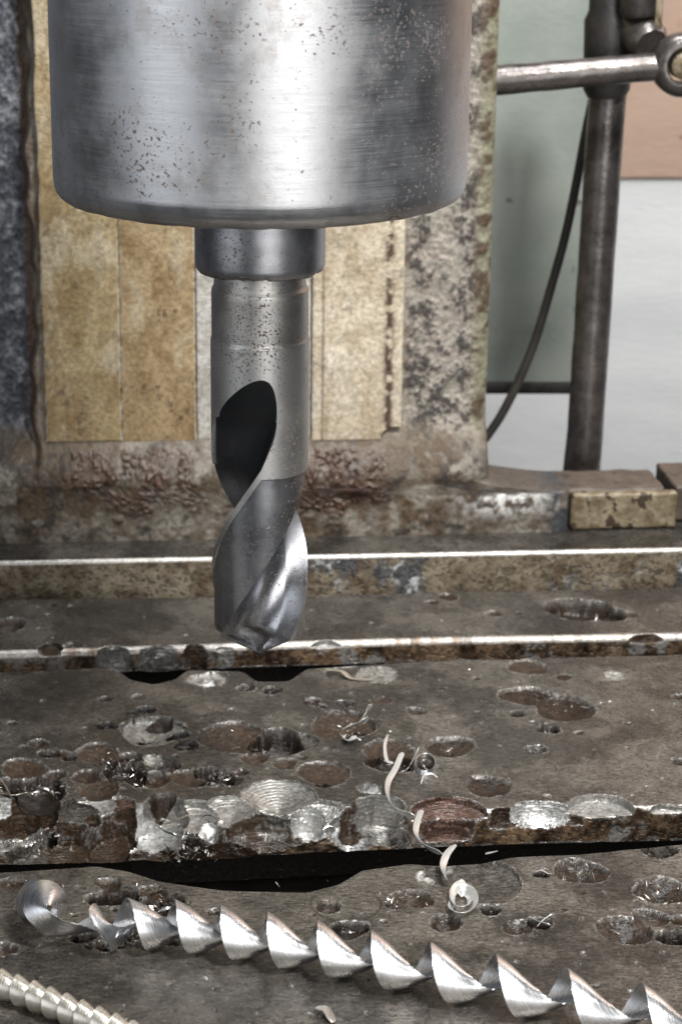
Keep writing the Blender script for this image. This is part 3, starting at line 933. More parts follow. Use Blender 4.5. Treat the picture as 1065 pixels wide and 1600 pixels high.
def slide(name, pxl, pxr, v, thick, fcol, relief=0.35, zlow=None, ztop=430, wave=0.0, seed=0.0, pybot=692, chip=None):
    """one machined slide face of the column: a thick plate with rounded arrises"""
    ul, ur = colpt(pxl, 500, v)[0], colpt(pxr, 500, v)[0]
    zb = colpt(pxl, pybot, v)[1] if zlow is None else zlow
    zc = np.concatenate([[zb, zb, zb + 0.4, zb + 0.9], np.arange(zb + 1.6, ztop, 0.9)])
    uc = np.concatenate([[ul, ul, ul + .35, ul + .8], np.arange(ul + 1.5, ur - 1.4, 0.75), [ur - .8, ur - .35, ur, ur]])
    U, Z = np.meshgrid(uc, zc)
    Vv = np.full_like(U, v)
    prof_u = np.zeros(len(uc)); prof_u[0] = thick; prof_u[1] = .8; prof_u[2] = .25; prof_u[-1] = thick; prof_u[-2] = .8; prof_u[-3] = .25
    prof_z = np.zeros(len(zc)); prof_z[0] = thick; prof_z[1] = .8; prof_z[2] = .25
    Vv = Vv + np.maximum(prof_u[None, :], prof_z[:, None])
    if wave:
        w = wave * (fbm(Z, 0, seed, 26, 4) - 0.5) * 2
        U = U + w * (1 - sstep(ul, ul + 12, U))
    u, z = U.ravel(), Z.ravel()
    n3, n8, n20 = fbm(u, z, seed, 3.0, 4), fbm(u, z * 0.7, seed + 3, 9.0, 4), fbm(u, z * .7, seed + 7, 30.0, 4)
    vv = Vv.ravel() - relief * (n3 - 0.5)
    C, R = fcol(u, z, n3, n8, n20, ul, ur, zb)
    if chip is not None:
        cu, cz, cr = chip
        d = np.hypot((u - cu), (z - cz) * 1.1) - cr - 4 * (n8 - .5)
        vv = vv + sstep(0.8, -0.8, d) * (thick - 1.2) * (0.7 + .6 * n3)
        C = lerpc(C, np.array([0.10, 0.06, 0.03]), sstep(1.0, -0.6, d))
    ed = np.maximum(prof_u[None, :] * np.ones((len(zc), 1)), prof_z[:, None]).ravel()
    rim = ((ed > 0) & (ed < thick * .5))
    C[rim] = lerpc(C[rim], np.array([0.66, 0.63, 0.56]), sstep(0.35, 0.6, n3[rim]) * 0.9)
    P = np.stack([u, vv, z], -1)
    return obj(name, to_world(P), grid_faces(len(zc), len(uc)), M_CAST, column, C, np.clip(R, .1, .9), 0.12, sharp=60, loc=CL)


ZTONE = colpt(200, 575, V_FACE)[1]


def gold(lo, hi, light, stain):
    lo, hi, light = map(np.array, (lo, hi, light))

    def f(u, z, n3, n8, n20, ul, ur, zb):
        C = lerpc(np.broadcast_to(lo, (len(u), 3)), hi, sstep(0.36, 0.62, 0.5 * n8 + 0.3 * n20 + 0.2 * n3))
        C = lerpc(C, light, sstep(0.52, 0.70, fbm(u, z * .4, 5, 12, 4)) * 0.7)
        C = lerpc(C, lo * 0.9, (1 - sstep(ZTONE - 2, ZTONE + 1, z)) * 0.35)
        st = sstep(0.58, 0.70, n3 * 0.6 + 0.4 * fbm(u, z, 15, 16, 3)) * stain
        C = lerpc(C, np.array([0.07, 0.04, 0.022]), st)
        drip = sstep(0.55, 0.66, fbm(u, z * .15, 25, 7, 3)) * (1 - sstep(zb + 4, zb + 40, z)) * 0.4
        C = lerpc(C, np.array([0.20, 0.11, 0.045]), drip)
        return C, 0.42 + 0.25 * (n8 - .5) - 0.12 * st
    return f


slide('slide_face', 66, 187, V_FACE - 5.0, 14, gold((0.30, 0.205, 0.095), (0.46, 0.36, 0.205), (0.58, 0.50, 0.36), 0.6), wave=1.6, seed=10)
slide('slide_face', 187.8, 305, V_FACE - 4.4, 14, gold((0.27, 0.18, 0.085), (0.43, 0.32, 0.185), (0.52, 0.44, 0.31), 0.8), seed=20)
slide('slide_face', 307, 486, V_FACE - 3.6, 12, gold((0.44, 0.41, 0.36), (0.58, 0.56, 0.52), (0.66, 0.65, 0.62), 0.15), seed=30)


def cream(u, z, n3, n8, n20, ul, ur, zb):
    C, R = gold((0.48, 0.39, 0.27), (0.67, 0.59, 0.46), (0.74, 0.68, 0.57), 0.5)(u, z, n3, n8, n20, ul, ur, zb)
    us = colpt(606, 500, V_FACE)[0]
    line = np.exp(-((u - us - 2 * (n8 - .5)) / 2.6) ** 2) * sstep(0.40, 0.56, fbm(u, z, 35, 4, 4))
    C = lerpc(C, np.array([0.085, 0.05, 0.035]), np.clip(line * 1.2, 0, 1))
    us2 = colpt(503, 500, V_FACE)[0]
    l2 = np.exp(-((u - us2 - .8 * (n8 - .5)) / .7) ** 2)
    C = lerpc(C, np.array([0.12, 0.075, 0.045]), l2 * 0.8)
    return C, R - 0.2 * line


CHIPU, CHIPZ = colpt(612, 680, V_FACE - 6)
slide('slide_face', 488, 630, V_FACE - 6.0, 14, cream, seed=40, pybot=690, chip=(CHIPU + 2, CHIPZ - 3, 8))['label'] = 'cream slide face with a dark rusty line and a broken lower corner'

# base ledge with its pale gold bar, right of the column
z_l = colpt(960, 768, V_FOOT + 6)[1]
ledge = empty('base_ledge', tuple(to_world([[URF + 20, V_FOOT + 20, RAILZ]])[0]), 'brown iron ledge with a pale golden bar along its front, right of the column foot', 'machine base')
LL = tuple(to_world([[URF + 20, V_FOOT + 20, RAILZ]])[0])
M_BROWN = m_plain('brown_oily_iron', (0.065, 0.050, 0.040), (0.125, 0.095, 0.074), 0.5, 0.1, 0.08, 0.6, 0.3, ((0.03, 0.025, 0.02), 0.12, 0.62))
M_GOLD = m_plain('stained_pale_steel', (0.12, 0.085, 0.042), (0.31, 0.265, 0.185), 0.45, 0.1, 0.13, 0.7, 0.4, ((0.05, 0.032, 0.018), 0.14, 0.55))


def chunky(name, b, mat, parent, loc, amp=0.5, cuts_=10):
    import bmesh
    V, F = boxm(*b, b=1.6, seg=3)
    bm = bmesh.new()
    vs = [bm.verts.new(v) for v in V]
    for f in F: bm.faces.new([vs[i] for i in f])
    bmesh.ops.subdivide_edges(bm, edges=[e for e in bm.edges if e.calc_length() > 6], cuts=cuts_, use_grid_fill=True)
    bm.verts.index_update()
    V = np.array([v.co for v in bm.verts])
    F = [tuple(v.index for v in f.verts) for f in bm.faces]
    bm.free()
    n = np.stack([fbm(V[:, 0] + k * 31, V[:, 1] + 7 * k, V[:, 2], 8, 4) - 0.5 for k in range(3)], -1)
    V = V + n * amp * 2
    return obj(name, to_world(V), F, mat, parent, sharp=40, loc=loc)


u0, u1 = colpt(786, 760, V_FOOT + 10)[0], colpt(1036, 760, V_FOOT + 12)[0]
chunky('ledge_block', (u0, u1, V_FOOT + 8, V_FOOT + 46, RAILZ + 1, z_l + 1), M_BROWN, ledge, LL, 0.9)
u2, u3 = colpt(891, 800, V_FOOT + 2)[0], colpt(1056, 800, V_FOOT + 2)[0]
chunky('gold_bar', (u2, u3, V_FOOT + 1, V_FOOT + 8, RAILZ + 0.6, z_l + 0.2), M_GOLD, ledge, LL, 0.35)
u4 = colpt(1048, 760, V_FOOT + 22)[0]
chunky('end_block', (u4, u4 + 140, V_FOOT + 12, V_FOOT + 60, RAILZ + 1, z_l + 0.4), M_BROWN, ledge, LL, 0.7)

# ================================================================== SPINDLE
spindle = empty('drill_spindle', (0, 0, 480), 'thick round steel spindle sleeve with rust freckles, hanging above the drill', 'machine spindle')
RS_ = 82.0
zb = zfront(362, 79)
prof = [(0.01, zb + 4), (24, zb + 4), (26.6, zb + 3.5), (27.2, zb + 0.6), (70, zb), (75.5, zb + 0.1), (77.8, zb + 0.7), (79.6, zb + 1.9), (80.9, zb + 3.6), (81.6, zb + 5.6), (81.9, zb + 8.0), (81.95, zb + 8.3), (82.0, zb + 8.6)]
prof += [(RS_ + 0.012 * math.sin(k * 1.7), z) for k, z in enumerate(np.linspace(zb + 10, 478, 120))]
prof += [(80, 480), (0.01, 480)]
V, F = lathe(prof, 220)
# knocks along the lower arris
a = np.arctan2(V[:, 0], -V[:, 1])
k = np.exp(-((V[:, 2] - zb - 2) / 2.5) ** 2)
dn = (fbm(a * 14, V[:, 2] * .3, 3, 1.0, 4) - 0.5)
V[:, 2] += k * dn * 1.6
V[:, :2] *= (1 + k * dn * 0.006)[:, None]
obj('sleeve', V, F, M_SPINDLE, spindle, sharp=50, loc=(0, 0, 480))
zc0 = zfront(441, 24)
prof = [(25.6, zb + 8)] + [(26.2 + 0.02 * math.sin(i), z) for i, z in enumerate(np.linspace(zb + 2, zc0 + 4, 24))] + [(26.1, zc0 + 2.6), (25.5, zc0 + 1.0), (24.3, zc0 + 0.2), (22.8, zc0), (19.0, zc0 + .2), (18.0, zc0 + 1.5)]
V, F = lathe(prof[::-1], 160)
a = np.arctan2(V[:, 0], -V[:, 1])
k = np.exp(-((V[:, 2] - zc0 - 0.6) / 1.6) ** 2)
dn = fbm(a * 9, V[:, 2] * .3, 13, 1.0, 4) - 0.5
V[:, 2] += k * dn * 2.6
obj('nose_collar', V, F, M_NOSE, spindle, sharp=50, loc=(0, 0, 480))

# ================================================================== TWIST DRILL
RD = 20.2
z_tip = zfront(1021, 0)
drill = empty('twist_drill', (0, 0, z_tip), 'big steel twist drill with freckled shank and two spiral flutes, clamped in the spindle', 'drill bit')
DL = (0, 0, z_tip)
z465, z545 = zfront(466, 19), zfront(545, 20)
prof = [(10, zc0 + 6), (18.6, zc0 + 5), (18.7, z465 + 2.4), (18.9, z465 + 1.4), (19.5, z465 + 0.4), (19.7, z465 - 0.4)] + [(19.72, z) for z in np.linspace(z465 - 2, z545 + 1.0, 16)] + [(19.74, z545 + .5), (19.95, z545 + 0.1), (20.15, z545 - 0.5), (RD, z545 - 1.0)]
V, F = lathe(prof[::-1], 180)
V[:, :2] *= (1 + 0.0016 * (fbm(V[:, 0], V[:, 1], V[:, 2], 5, 3) - .5))[:, None]
obj('shank', V, F, M_SHANK, drill, sharp=40, loc=DL)

LEAD = 1.9                     # degrees per mm
Z_EDGE, PHI_EDGE = zfront(748, 20), -5.0
Z_STEP = zfront(751, 20)


def twist(z): return PHI_EDGE + (np.minimum(z, 148.0) - Z_EDGE) * LEAD + np.maximum(np.asarray(z, float) - 148.0, 0) * 1.25      # angle of the first flute's right hand edge


def fluted():
    # columns: land (kind 0, place 0..1), walls, flute (kind 1, place -1..1); they follow the flute's edge as it runs out
    land = [(x / 85.0, 0, 0) for x in np.concatenate([np.linspace(0, 7.4, 8), [7.6, 8.0, 8.4], np.linspace(9.5, 84.0, 44)])]
    wall0 = [(-1.0, f, 1) for f in (0, .012, .25, .5, .75, 1)]
    flu = [(x, 1, 1) for x in np.linspace(-0.992, 0.992, 150)]
    wall1 = [(1.0, f, 1) for f in (1, .75, .5, .25, .012, 0)]
    one = np.array(land + wall0 + flu + wall1)
    pl, fr, kd = [np.concatenate([one[:, k], one[:, k]]) for k in range(3)]
    half = np.concatenate([np.zeros(len(one)), np.full(len(one), 180.0)])
    zt = np.concatenate([[z545 - 1.0], np.linspace(z545 - 1.3, Z_STEP + 1, 170), np.linspace(Z_STEP + 0.7, Z_STEP - 0.7, 9), np.linspace(Z_STEP - 1, z_tip + 16, 110), np.linspace(z_tip + 15.7, z_tip - 1, 40)])
    rho, c0 = 17.7, 23.2
    z0, Rr = zfront(668, 20), 20.0
    rows = []

    def section(zz):
        zz = np.asarray(zz, float)
        c = c0 + 0.61 * 2.0 * np.log1p(np.exp(np.clip((zz - 162.0) / 2.0, -30, 30))) - 4.4 * (1 - sstep(z_tip + 1.0, z_tip + 15.0, zz))
        h = np.degrees(np.arccos(np.clip((c * c + RD * RD - rho * rho) / (2 * c * RD), -1, 0.99999)))
        h = np.maximum(h, 0.3)
        q = np.where(kd > 0, 132.5 + pl * h, (132.5 + h - 180) + pl * (360 - 2 * h - 180))
        g = np.radians(np.clip(pl, -1, 1) * h)
        rf = np.minimum(c * np.cos(g) - np.sqrt(np.clip(rho ** 2 - (c * np.sin(g)) ** 2, 0, None)), RD)
        ro = RD - 0.85 * (1 - sstep(Z_STEP - 0.25, Z_STEP + 0.25, zz)) * sstep(7.6, 8.4, pl * 85) * (kd < 1) - 0.85 * (1 - sstep(Z_STEP - 0.25, Z_STEP + 0.25, zz)) * ((kd > 0) & (pl < 0))
        r = np.where(kd > 0, ro + (rf - ro) * fr, ro)
        return q + half, r
    relk = np.where(kd < 1, pl, 0) * 2.2
    for z in zt:
        zz = np.full(len(pl), z)
        for _ in range(5):
            q, r = section(zz)
            zz = np.maximum(z, z_tip + r * 0.60 + relk)
        ph = np.radians(q + twist(zz))
        rows.append(np.stack([r * np.sin(ph), -r * np.cos(ph), zz], -1))
    rl = r
    for q_ in np.linspace(1, 0.02, 22)[1:]:
        zz = z_tip + rl * q_ * 0.60 + relk * q_
        ph = np.radians(q + twist(z_tip + rl * 0.6))
        rows.append(np.stack([rl * q_ * np.sin(ph), -rl * q_ * np.cos(ph), zz], -1))
    P = np.array(rows)
    nr, nc, _ = P.shape
    P = P.reshape(-1, 3)
    r_ = np.hypot(P[:, 0], P[:, 1])
    f_ = np.tile(fr, nr)
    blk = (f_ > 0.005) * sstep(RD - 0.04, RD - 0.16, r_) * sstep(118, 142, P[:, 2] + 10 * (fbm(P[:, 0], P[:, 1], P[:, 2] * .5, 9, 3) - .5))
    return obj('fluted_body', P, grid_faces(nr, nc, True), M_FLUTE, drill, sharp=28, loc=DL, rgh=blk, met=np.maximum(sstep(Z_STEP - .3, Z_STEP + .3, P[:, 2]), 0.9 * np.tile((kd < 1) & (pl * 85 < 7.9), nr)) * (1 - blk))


fluted()

# ================================================================== LEVER, ROD, CABLE, CABINET, WALL (right of the column)
YL = 345.0                     # the lever lies just behind the column
lever_c = yplane(1066, 101, YL)
lever = empty('feed_lever', tuple(lever_c), 'dark steel lever arm ending in a ring eye with a bolt, right of the column', 'lever')
LV = tuple(lever_c)
mp = mmpx(lever_c)
p0, p1 = yplane(700, 132, YL), yplane(1026, 104, YL)
n = 40
pts = [p0 + (p1 - p0) * i / (n - 1) for i in range(n)]
V, F = tube(pts, [24 * mp * (1 + 0.012 * math.sin(i * 0.7)) - 2.2 * mp * (i / n) for i in range(n)], 24)
V = np.array(V)
V += (np.stack([fbm(V[:, 0], V[:, 1] + 9 * k, V[:, 2], 7, 4) for k in range(3)], -1) - 0.5) * 0.55
obj('arm', V, F, M_ROD, lever, sharp=50, loc=LV)
# ring eye: lathe round the y axis
Ro, Ri, hw = 50 * mp, 27 * mp, 9.0
pr = [(Ri, -hw + 1), (Ri + 1, -hw), (Ro - 5, -hw), (Ro - 1.5, -hw + 2), (Ro, -hw + 6), (Ro, hw - 5), (Ro - 3, hw), (Ri, hw), (Ri, -hw + 1)]
an = np.linspace(0, 2 * math.pi, 48, endpoint=False)
V = np.array([[(lever_c[0] + r * math.cos(a), lever_c[1] + y, lever_c[2] + r * math.sin(a)) for a in an] for r, y in pr]).reshape(-1, 3)
obj('ring_eye', V, grid_faces(len(pr), 48, True), M_ROD, lever, sharp=40, loc=LV)
pr = [(0.01, -hw - 1.5), (Ri - 4, -hw - 1.2), (Ri - 2, -hw + 0.5), (Ri - 1.6, hw - 1), (0.01, hw)]
V = np.array([[(lever_c[0] + r * math.cos(a), lever_c[1] + y, lever_c[2] + r * math.sin(a)) for a in an] for r, y in pr]).reshape(-1, 3)
obj('pivot_bolt', V, grid_faces(len(pr), 48, True), M_GOLD, lever, sharp=40, loc=LV)

YR = 395.0
rod_b, rod_t = yplane(907, 770, YR), yplane(962, -60, YR)
rod = empty('support_rod', tuple(rod_b), 'upright dark brown steel rod with a black clamp hub at its top, behind the lever', 'machine rod')
RL = tuple(rod_b)
n = 50
mr = mmpx(rod_b)
pts = [rod_b + (rod_t - rod_b) * i / (n - 1) for i in range(n)]
V, F = tube(pts, [27.5 * mr] * n, 28)
V = np.array(V)
V += (np.stack([fbm(V[:, 0], V[:, 1] + 9 * k, V[:, 2], 9, 4) for k in range(3)], -1) - 0.5) * 0.8
obj('rod', V, F, M_ROD, rod, sharp=50, loc=RL)
gb, gt = yplane(889, 760, YR + 14), yplane(922, 400, YR + 14)
V, F = tube([gb, gb * .5 + gt * .5, gt], [5.2, 4.0, 1.5], 12)
obj('brace', V, F, M_BLACK, rod, sharp=50, loc=RL)
hb, ht = yplane(946, 152, YR - 4), yplane(956, -70, YR - 4)
hub = [(0, 11.0), (.06, 13.5), (.3, 14.0), (.55, 14.4), (.62, 12.0), (1, 12)]
V, F = tube([hb + (ht - hb) * t for t, _ in hub], [r for _, r in hub], 26)
obj('clamp_hub', V, F, M_BLACK, rod, sharp=40, loc=RL)
# inclined boss beside the hub, with a bright collar
b0, b1 = yplane(1016, 70, YR - 26), yplane(972, 20, YR + 4)
V, F = tube([b0, b0 + (b1 - b0) * .12, b0 + (b1 - b0) * .4, b1], [9.5, 12.2, 12.6, 12], 26)
obj('boss', V, F, M_ROD, rod, sharp=40, loc=RL)
c0_, c1_ = yplane(998, 26, YR - 20), yplane(996, -60, YR - 20)
V, F = tube([c0_, c0_ + (c1_ - c0_) * .1, c1_], [9.6, 11.2, 11.2], 26)
obj('collar', V, F, M_ROD, rod, sharp=40, loc=RL)
v_, f_ = boxm(-2.2, 2.2, -6, 6, -16, 16, 0.8)
kk = yplane(1027, 0, YR - 22)
obj('clamp_plate', np.array(v_) + kk, f_, M_GOLD, rod, sharp=40, loc=RL)

YC = 440.0
cpx = [(940, 60), (928, 140), (914, 210), (899, 290), (882, 370), (860, 450), (836, 530), (812, 590), (790, 635), (772, 665), (745, 700), (700, 740)]
pts = [yplane(x, y, YC) for x, y in cpx]
sm = []
for i in range(len(pts) - 1):
    q0, q1, q2, q3 = pts[max(i - 1, 0)], pts[i], pts[i + 1], pts[min(i + 2, len(pts) - 1)]
    for t in np.linspace(0, 1, 6, endpoint=False):
        sm.append(0.5 * ((2 * q1) + (-q0 + q2) * t + (2 * q0 - 5 * q1 + 4 * q2 - q3) * t * t + (-q0 + 3 * q1 - 3 * q2 + q3) * t ** 3))
sm.append(pts[-1])
V, F = tube(sm, 2.9, 12)
tag(obj('cable', V, F, M_CABLE, None, loc=tuple(sm[-1])), 'thin black cable hanging in a slant before the green-grey cabinet', 'cable')

YG = 520.0
g0, g1 = yplane(700, 604, YG), yplane(905, -120, YG)
gx1 = yplane(926, 300, YG)[0]
cab = empty('machine_cabinet', (g0[0], YG, g0[2]), 'green-grey painted metal cabinet hanging behind the rod and the cable', 'cabinet')
V, F = boxm(g0[0] - 200, gx1, YG, YG + 160, g0[2], g1[2] + 60, 3.0, 3)
obj('body', V, F, M_GREEN, cab, sharp=30, loc=(g0[0], YG, g0[2]))
V, F = boxm(g0[0] - 201, gx1 + 1, YG - 1.5, YG + 2, g0[2] - 5, g0[2] + 3.5, 1.0, 2)
obj('bottom_edge', V, F, M_BLACK, cab, sharp=30, loc=(g0[0], YG, g0[2]))
V, F = boxm(g0[0] - 180, gx1 - 6, YG + 70, YG + 150, g0[2] - 500, g0[2] - 5.5, 3.0, 2)
# wall
YW = 900.0
wz = yplane(1000, 279, YW)[2]
V, F = boxm(-1400, 2000, YW, YW + 60, -900, wz, 2.0, 2)
tag(obj('lower_wall', V, F, M_WALL, None), kind='structure')
V, F = boxm(-1400, 2000, YW - 3, YW + 57, wz + 0.5, 900, 1.5, 2)
tag(obj('upper_wall', V, F, M_SALMON, None), kind='structure')

# ================================================================== SWARF
def ribbon_mesh(rows, thick=0.28, uvs=True):
    """rows[i][j] -> points; a thin sheet given real thickness"""
    P = np.asarray(rows, float)
    nr, nc, _ = P.shape
    du = np.gradient(P, axis=0)
    dv = np.gradient(P, axis=1)
    N = np.cross(du, dv)
    N /= (np.linalg.norm(N, axis=-1, keepdims=True) + 1e-9)
    A = (P + N * thick / 2).reshape(-1, 3)
    B = (P - N * thick / 2).reshape(-1, 3)
    f = grid_faces(nr, nc)
    n = nr * nc
    F = [f, f[:, ::-1] + n]
    idx = np.arange(n).reshape(nr, nc)
    loop = np.concatenate([idx[0, :], idx[1:, -1], idx[-1, -2::-1], idx[-2:0:-1, 0]])
    nx = np.roll(loop, -1)
    F.append(np.stack([loop, loop + n, nx + n, nx], -1))
    UV = np.stack(np.meshgrid(np.linspace(0, nr / 40.0, nr), np.linspace(0, 1, nc), indexing='ij'), -1).reshape(-1, 2)
    return np.concatenate([A, B]), np.concatenate(F), np.concatenate([UV, UV])


def ribbon(name, rows, mat, label, cat='metal chip', group=None, thick=0.28):
    V, F, UV = ribbon_mesh(rows, thick)
    b = V[np.argmin(V[:, 2])]
    o = obj(name, V, F, mat, None, sharp=50, loc=tuple(b))
    l = o.data.uv_layers.new(name='UVMap')
    li = np.zeros(len(o.data.loops), dtype=np.int32)
    o.data.loops.foreach_get('vertex_index', li)
    l.data.foreach_set('uv', UV[li].astype(np.float32).ravel())
    return tag(o, label, cat, group)


def path_eval(pts, s):
    """pts: polyline (mm), s: distances -> position, tangent"""
    pts = np.asarray(pts, float)
    d = np.r_[0, np.cumsum(np.linalg.norm(np.diff(pts, axis=0), axis=1))]
    X = np.stack([np.interp(s, d, pts[:, k]) for k in range(3)], -1)
    return X, d[-1]


def smooth_path(pts, m=40):
    pts = [np.asarray(p, float) for p in pts]
    out = []
    for i in range(len(pts) - 1):
        q0, q1, q2, q3 = pts[max(i - 1, 0)], pts[i], pts[i + 1], pts[min(i + 2, len(pts) - 1)]
        for t in np.linspace(0, 1, m, endpoint=False):
            out.append(0.5 * ((2 * q1) + (-q0 + q2) * t + (2 * q0 - 5 * q1 + 4 * q2 - q3) * t * t + (-q0 + 3 * q1 - 3 * q2 + q3) * t ** 3))
    out.append(pts[-1])
    return np.array(out)


def coil(path, pitches, r_out, r_in, L, phase, per=44, nw=9, serr=0.8, seed=1, hand=1.0):
    """helical drill chip: a conical ribbon wound round the path. pitches: pitch along the path (start, end)"""
    X, total = path_eval(path, np.array([0.0]))
    s, ph, S_, PH = 0.0, phase, [], []
    dth = 2 * math.pi / per
    while s < total:
        S_.append(s); PH.append(ph)
        f = s / total
        p = pitches(s) if callable(pitches) else pitches[0] + (pitches[1] - pitches[0]) * f
        s += p / per
        ph += dth * hand
    S_, PH = np.array(S_), np.array(PH)
    r = np.random.default_rng(seed)
    rows = []
    ser = np.repeat(r.random(len(S_) // 2 + 2), 2)[:len(S_)] * serr
    ser = np.where(np.arange(len(S_)) % 3 == 0, ser, ser * .3)
    rad_o = r_out(S_ / total) if callable(r_out) else np.full(len(S_), r_out)
    def frame(q):
        e = 1.0
        A, _ = path_eval(path, np.clip(q - e, 0, total)); B, _ = path_eval(path, np.clip(q + e, 0, total))
        T = (B - A); T /= np.linalg.norm(T, axis=-1, keepdims=True)
        up = np.array([0, 0, 1.0])
        N1 = np.cross(T, up); N1 /= np.linalg.norm(N1, axis=-1, keepdims=True)
        return T, N1, np.cross(N1, T)
    T, N1, N2 = frame(S_)
    C, _ = path_eval(path, S_)
    for w in np.linspace(0, 1, nw):
        ww = w - (ser / L if w == 1 else 0)
        rr = rad_o * (1 - ww) + r_in * ww + 0.10 * rad_o * np.sin(math.pi * ww)
        ax = L * ww
        rows.append(C + T * (ax[:, None] if hasattr(ax, '__len__') else ax) + rr[:, None] * (N1 * np.cos(PH)[:, None] + N2 * np.sin(PH)[:, None]))
    return np.stack(rows, 1)


# long coil in front
RH = 9.6
def gp(px, py, z): return ground(px, py, z)
A_ = gp(64, 1410, 9.5)
pth = smooth_path([A_ + np.array([0, 2, -1]), A_ + np.array([1.0, -5, 1.8]), A_ + np.array([4, -11.5, 3.6]), A_ + np.array([12, -15, 2.5]), gp(140, 1452, 9.5), gp(190, 1444, RH), gp(300, 1449, RH), gp(480, 1478, RH), gp(660, 1514, RH), gp(850, 1552, RH), gp(1040, 1592, RH), gp(1200, 1625, RH)])
rows = coil(pth, lambda s: 9.5 + 17.0 * float(sstep(8, 13, s)) - 9.5 * float(sstep(24, 34, s)) + 9.5 * float(sstep(60, 230, s)), lambda f: 9.4 + 1.0 * f, 2.0, 13.0, rad(80), seed=4, hand=-1.0)
ribbon('coiled_chip', rows, M_CHIP, 'long bright helical steel chip lying across the table in the foreground')
# tight straw coloured coil, lower left
pth = smooth_path([gp(-160, 1478, 5), gp(0, 1537, 5.5), gp(60, 1559, 5.5), gp(140, 1592, 5.5), gp(260, 1642, 5.5)])
rows = coil(pth, (7.0, 7.6), 5.3, 1.0, 11.0, rad(60), seed=9, hand=-1.0)
ribbon('coiled_chip', rows, M_CHIPY, 'tightly wound straw-coloured coil chip at the lower left corner')


def strip(pix, width, roll=0.0, rollend=None, n=14, flat=False):
    """narrow curled ribbon through (px, py, z) points; width mm; roll: how the width stands (0 = upright, 90 = lying)"""
    width = width * 0.8
    P = smooth_path([gp(p[0], p[1], p[2] * (0.65 if p[2] > 0 else 1)) for p in pix], 12)
    m = len(P)
    T = np.gradient(P, axis=0); T /= np.linalg.norm(T, axis=-1, keepdims=True) + 1e-9
    up = np.array([0, 0, 1.0])
    N1 = np.cross(T, up); N1 /= np.linalg.norm(N1, axis=-1, keepdims=True) + 1e-6
    N2 = np.cross(N1, T)
    re = roll if rollend is None else rollend
    a = np.radians(np.linspace(roll, re, m))[:, None]
    W = N1 * np.sin(a) + N2 * np.cos(a)
    wd = width * np.clip(np.minimum(np.arange(m) / 3.0 + 0.35, (m - 1 - np.arange(m)) / 4.0 + 0.15), 0, 1)
    bow = np.cross(W, T)
    rows = [P + W * (wd * t)[:, None] + bow * (0.06 * width * (1 - 4 * t * t)) for t in np.linspace(-.5, .5, 5)]
    return np.stack(rows, 1)


ribbon('curled_strip', strip([(606, 1148, 8), (601, 1166, 6), (604, 1188, 3), (614, 1192, 2)], 2.2, 20, 110), M_CHIPW, 'short pale curl of swarf standing at the far rim of the double pit')
ribbon('curled_strip', strip([(628, 1176, 7), (618, 1200, 5), (606, 1222, 5), (606, 1246, 4), (620, 1266, 3), (648, 1276, 4)], 3.2, 100, 0), M_CHIPW, 'pale twisted strip of swarf lying beside the small bright bore')
ribbon('curled_strip', strip([(658, 1266, 6), (651, 1286, 5), (650, 1304, 4), (664, 1322, 4), (690, 1334, 6)], 3.2, 100, 10), M_CHIPW, 'pale curl of swarf hanging over the slot edge before the reddish bite')
ribbon('curled_strip', strip([(710, 1320, 6), (697, 1336, 5), (691, 1356, 4), (697, 1374, 3)], 3.6, 110, 20), M_CHIPW, 'short wide curl of swarf above the spiral one, by the dark slot')
sp = []
for i in range(26):
    a = rad(100 + i * 30)
    rr = 27 - 0.75 * i
    sp.append((722 + rr * math.cos(a) * 1.0 + (8 if i < 4 else 0), 1404 - rr * math.sin(a) * 1.0, 2.5 + 0.10 * i))
ribbon('spiral_chip', strip(sp, 3.4, 55, 40), M_CHIPW, 'pale spiral of swarf rolled up like a watch spring on the front slab')
sp = [(664 + 17 * math.cos(rad(80 - 24 * i)), 1196 - 14 * math.sin(rad(80 - 24 * i)), 0.5 + 0.03 * i) for i in range(18)]
ribbon('ring_chip', strip(sp, 4.5, 15, 15), M_CHIP, 'bright rolled ring of swarf sitting in the deep round bore')
ribbon('curled_strip', strip([(312, 1282, 3), (322, 1274, 6), (336, 1278, 8), (340, 1296, 5), (337, 1318, 1)], 0.7, 20), M_CHIP, 'thin wire-like arc of swarf on the chewed slot edge')
ribbon('curled_strip', strip([(683, 1215, 1), (674, 1209, 2.5), (662, 1212, 2), (657, 1226, .8)], 0.9, 40), M_CHIPW, 'hair-thin pale curl lying before the ring chip')


def sliver(name, pix, w, mat, label, group=None, roll=60, re=20, cat='metal chip'):
    return ribbon(name, strip(pix, w, roll, re), mat, label, cat, group, 0.22)


# cluster standing in the pit right of the drill tip
sliver('sliver', [(560, 1134, 2), (567, 1122, 7), (574, 1110, 12), (580, 1100, 17)], 3.4, M_CHIPW, 'bright upright splinter of swarf sticking out of the pit right of the drill tip', roll=20, re=50)
sliver('sliver', [(536, 1140, 2), (546, 1133, 6), (560, 1130, 5), (576, 1122, 5)], 5.0, M_CHIPW, 'wide crumpled bright flake lying in the pit right of the drill tip', roll=100, re=10)
sliver('sliver', [(532, 1148, 0), (543, 1157, 2.5), (556, 1150, 4)], 3.8, M_CHIPW, 'small curled flake at the near rim of the splinter pit', roll=20, re=100)
sliver('sliver', [(546, 1160, 0), (555, 1153, 3), (564, 1157, 1.6)], 3.0, M_CHIPW, 'tiny flake right of the curled one in the splinter pit', roll=30, re=90)
sliver('sliver', [(510, 1046, 2), (534, 1049, 2.6), (550, 1060, 1.2), (584, 1061, 1)], 3.6, M_CHIPY, 'thin straw-coloured leaf of swarf lying under the second slot edge', roll=85, re=80)
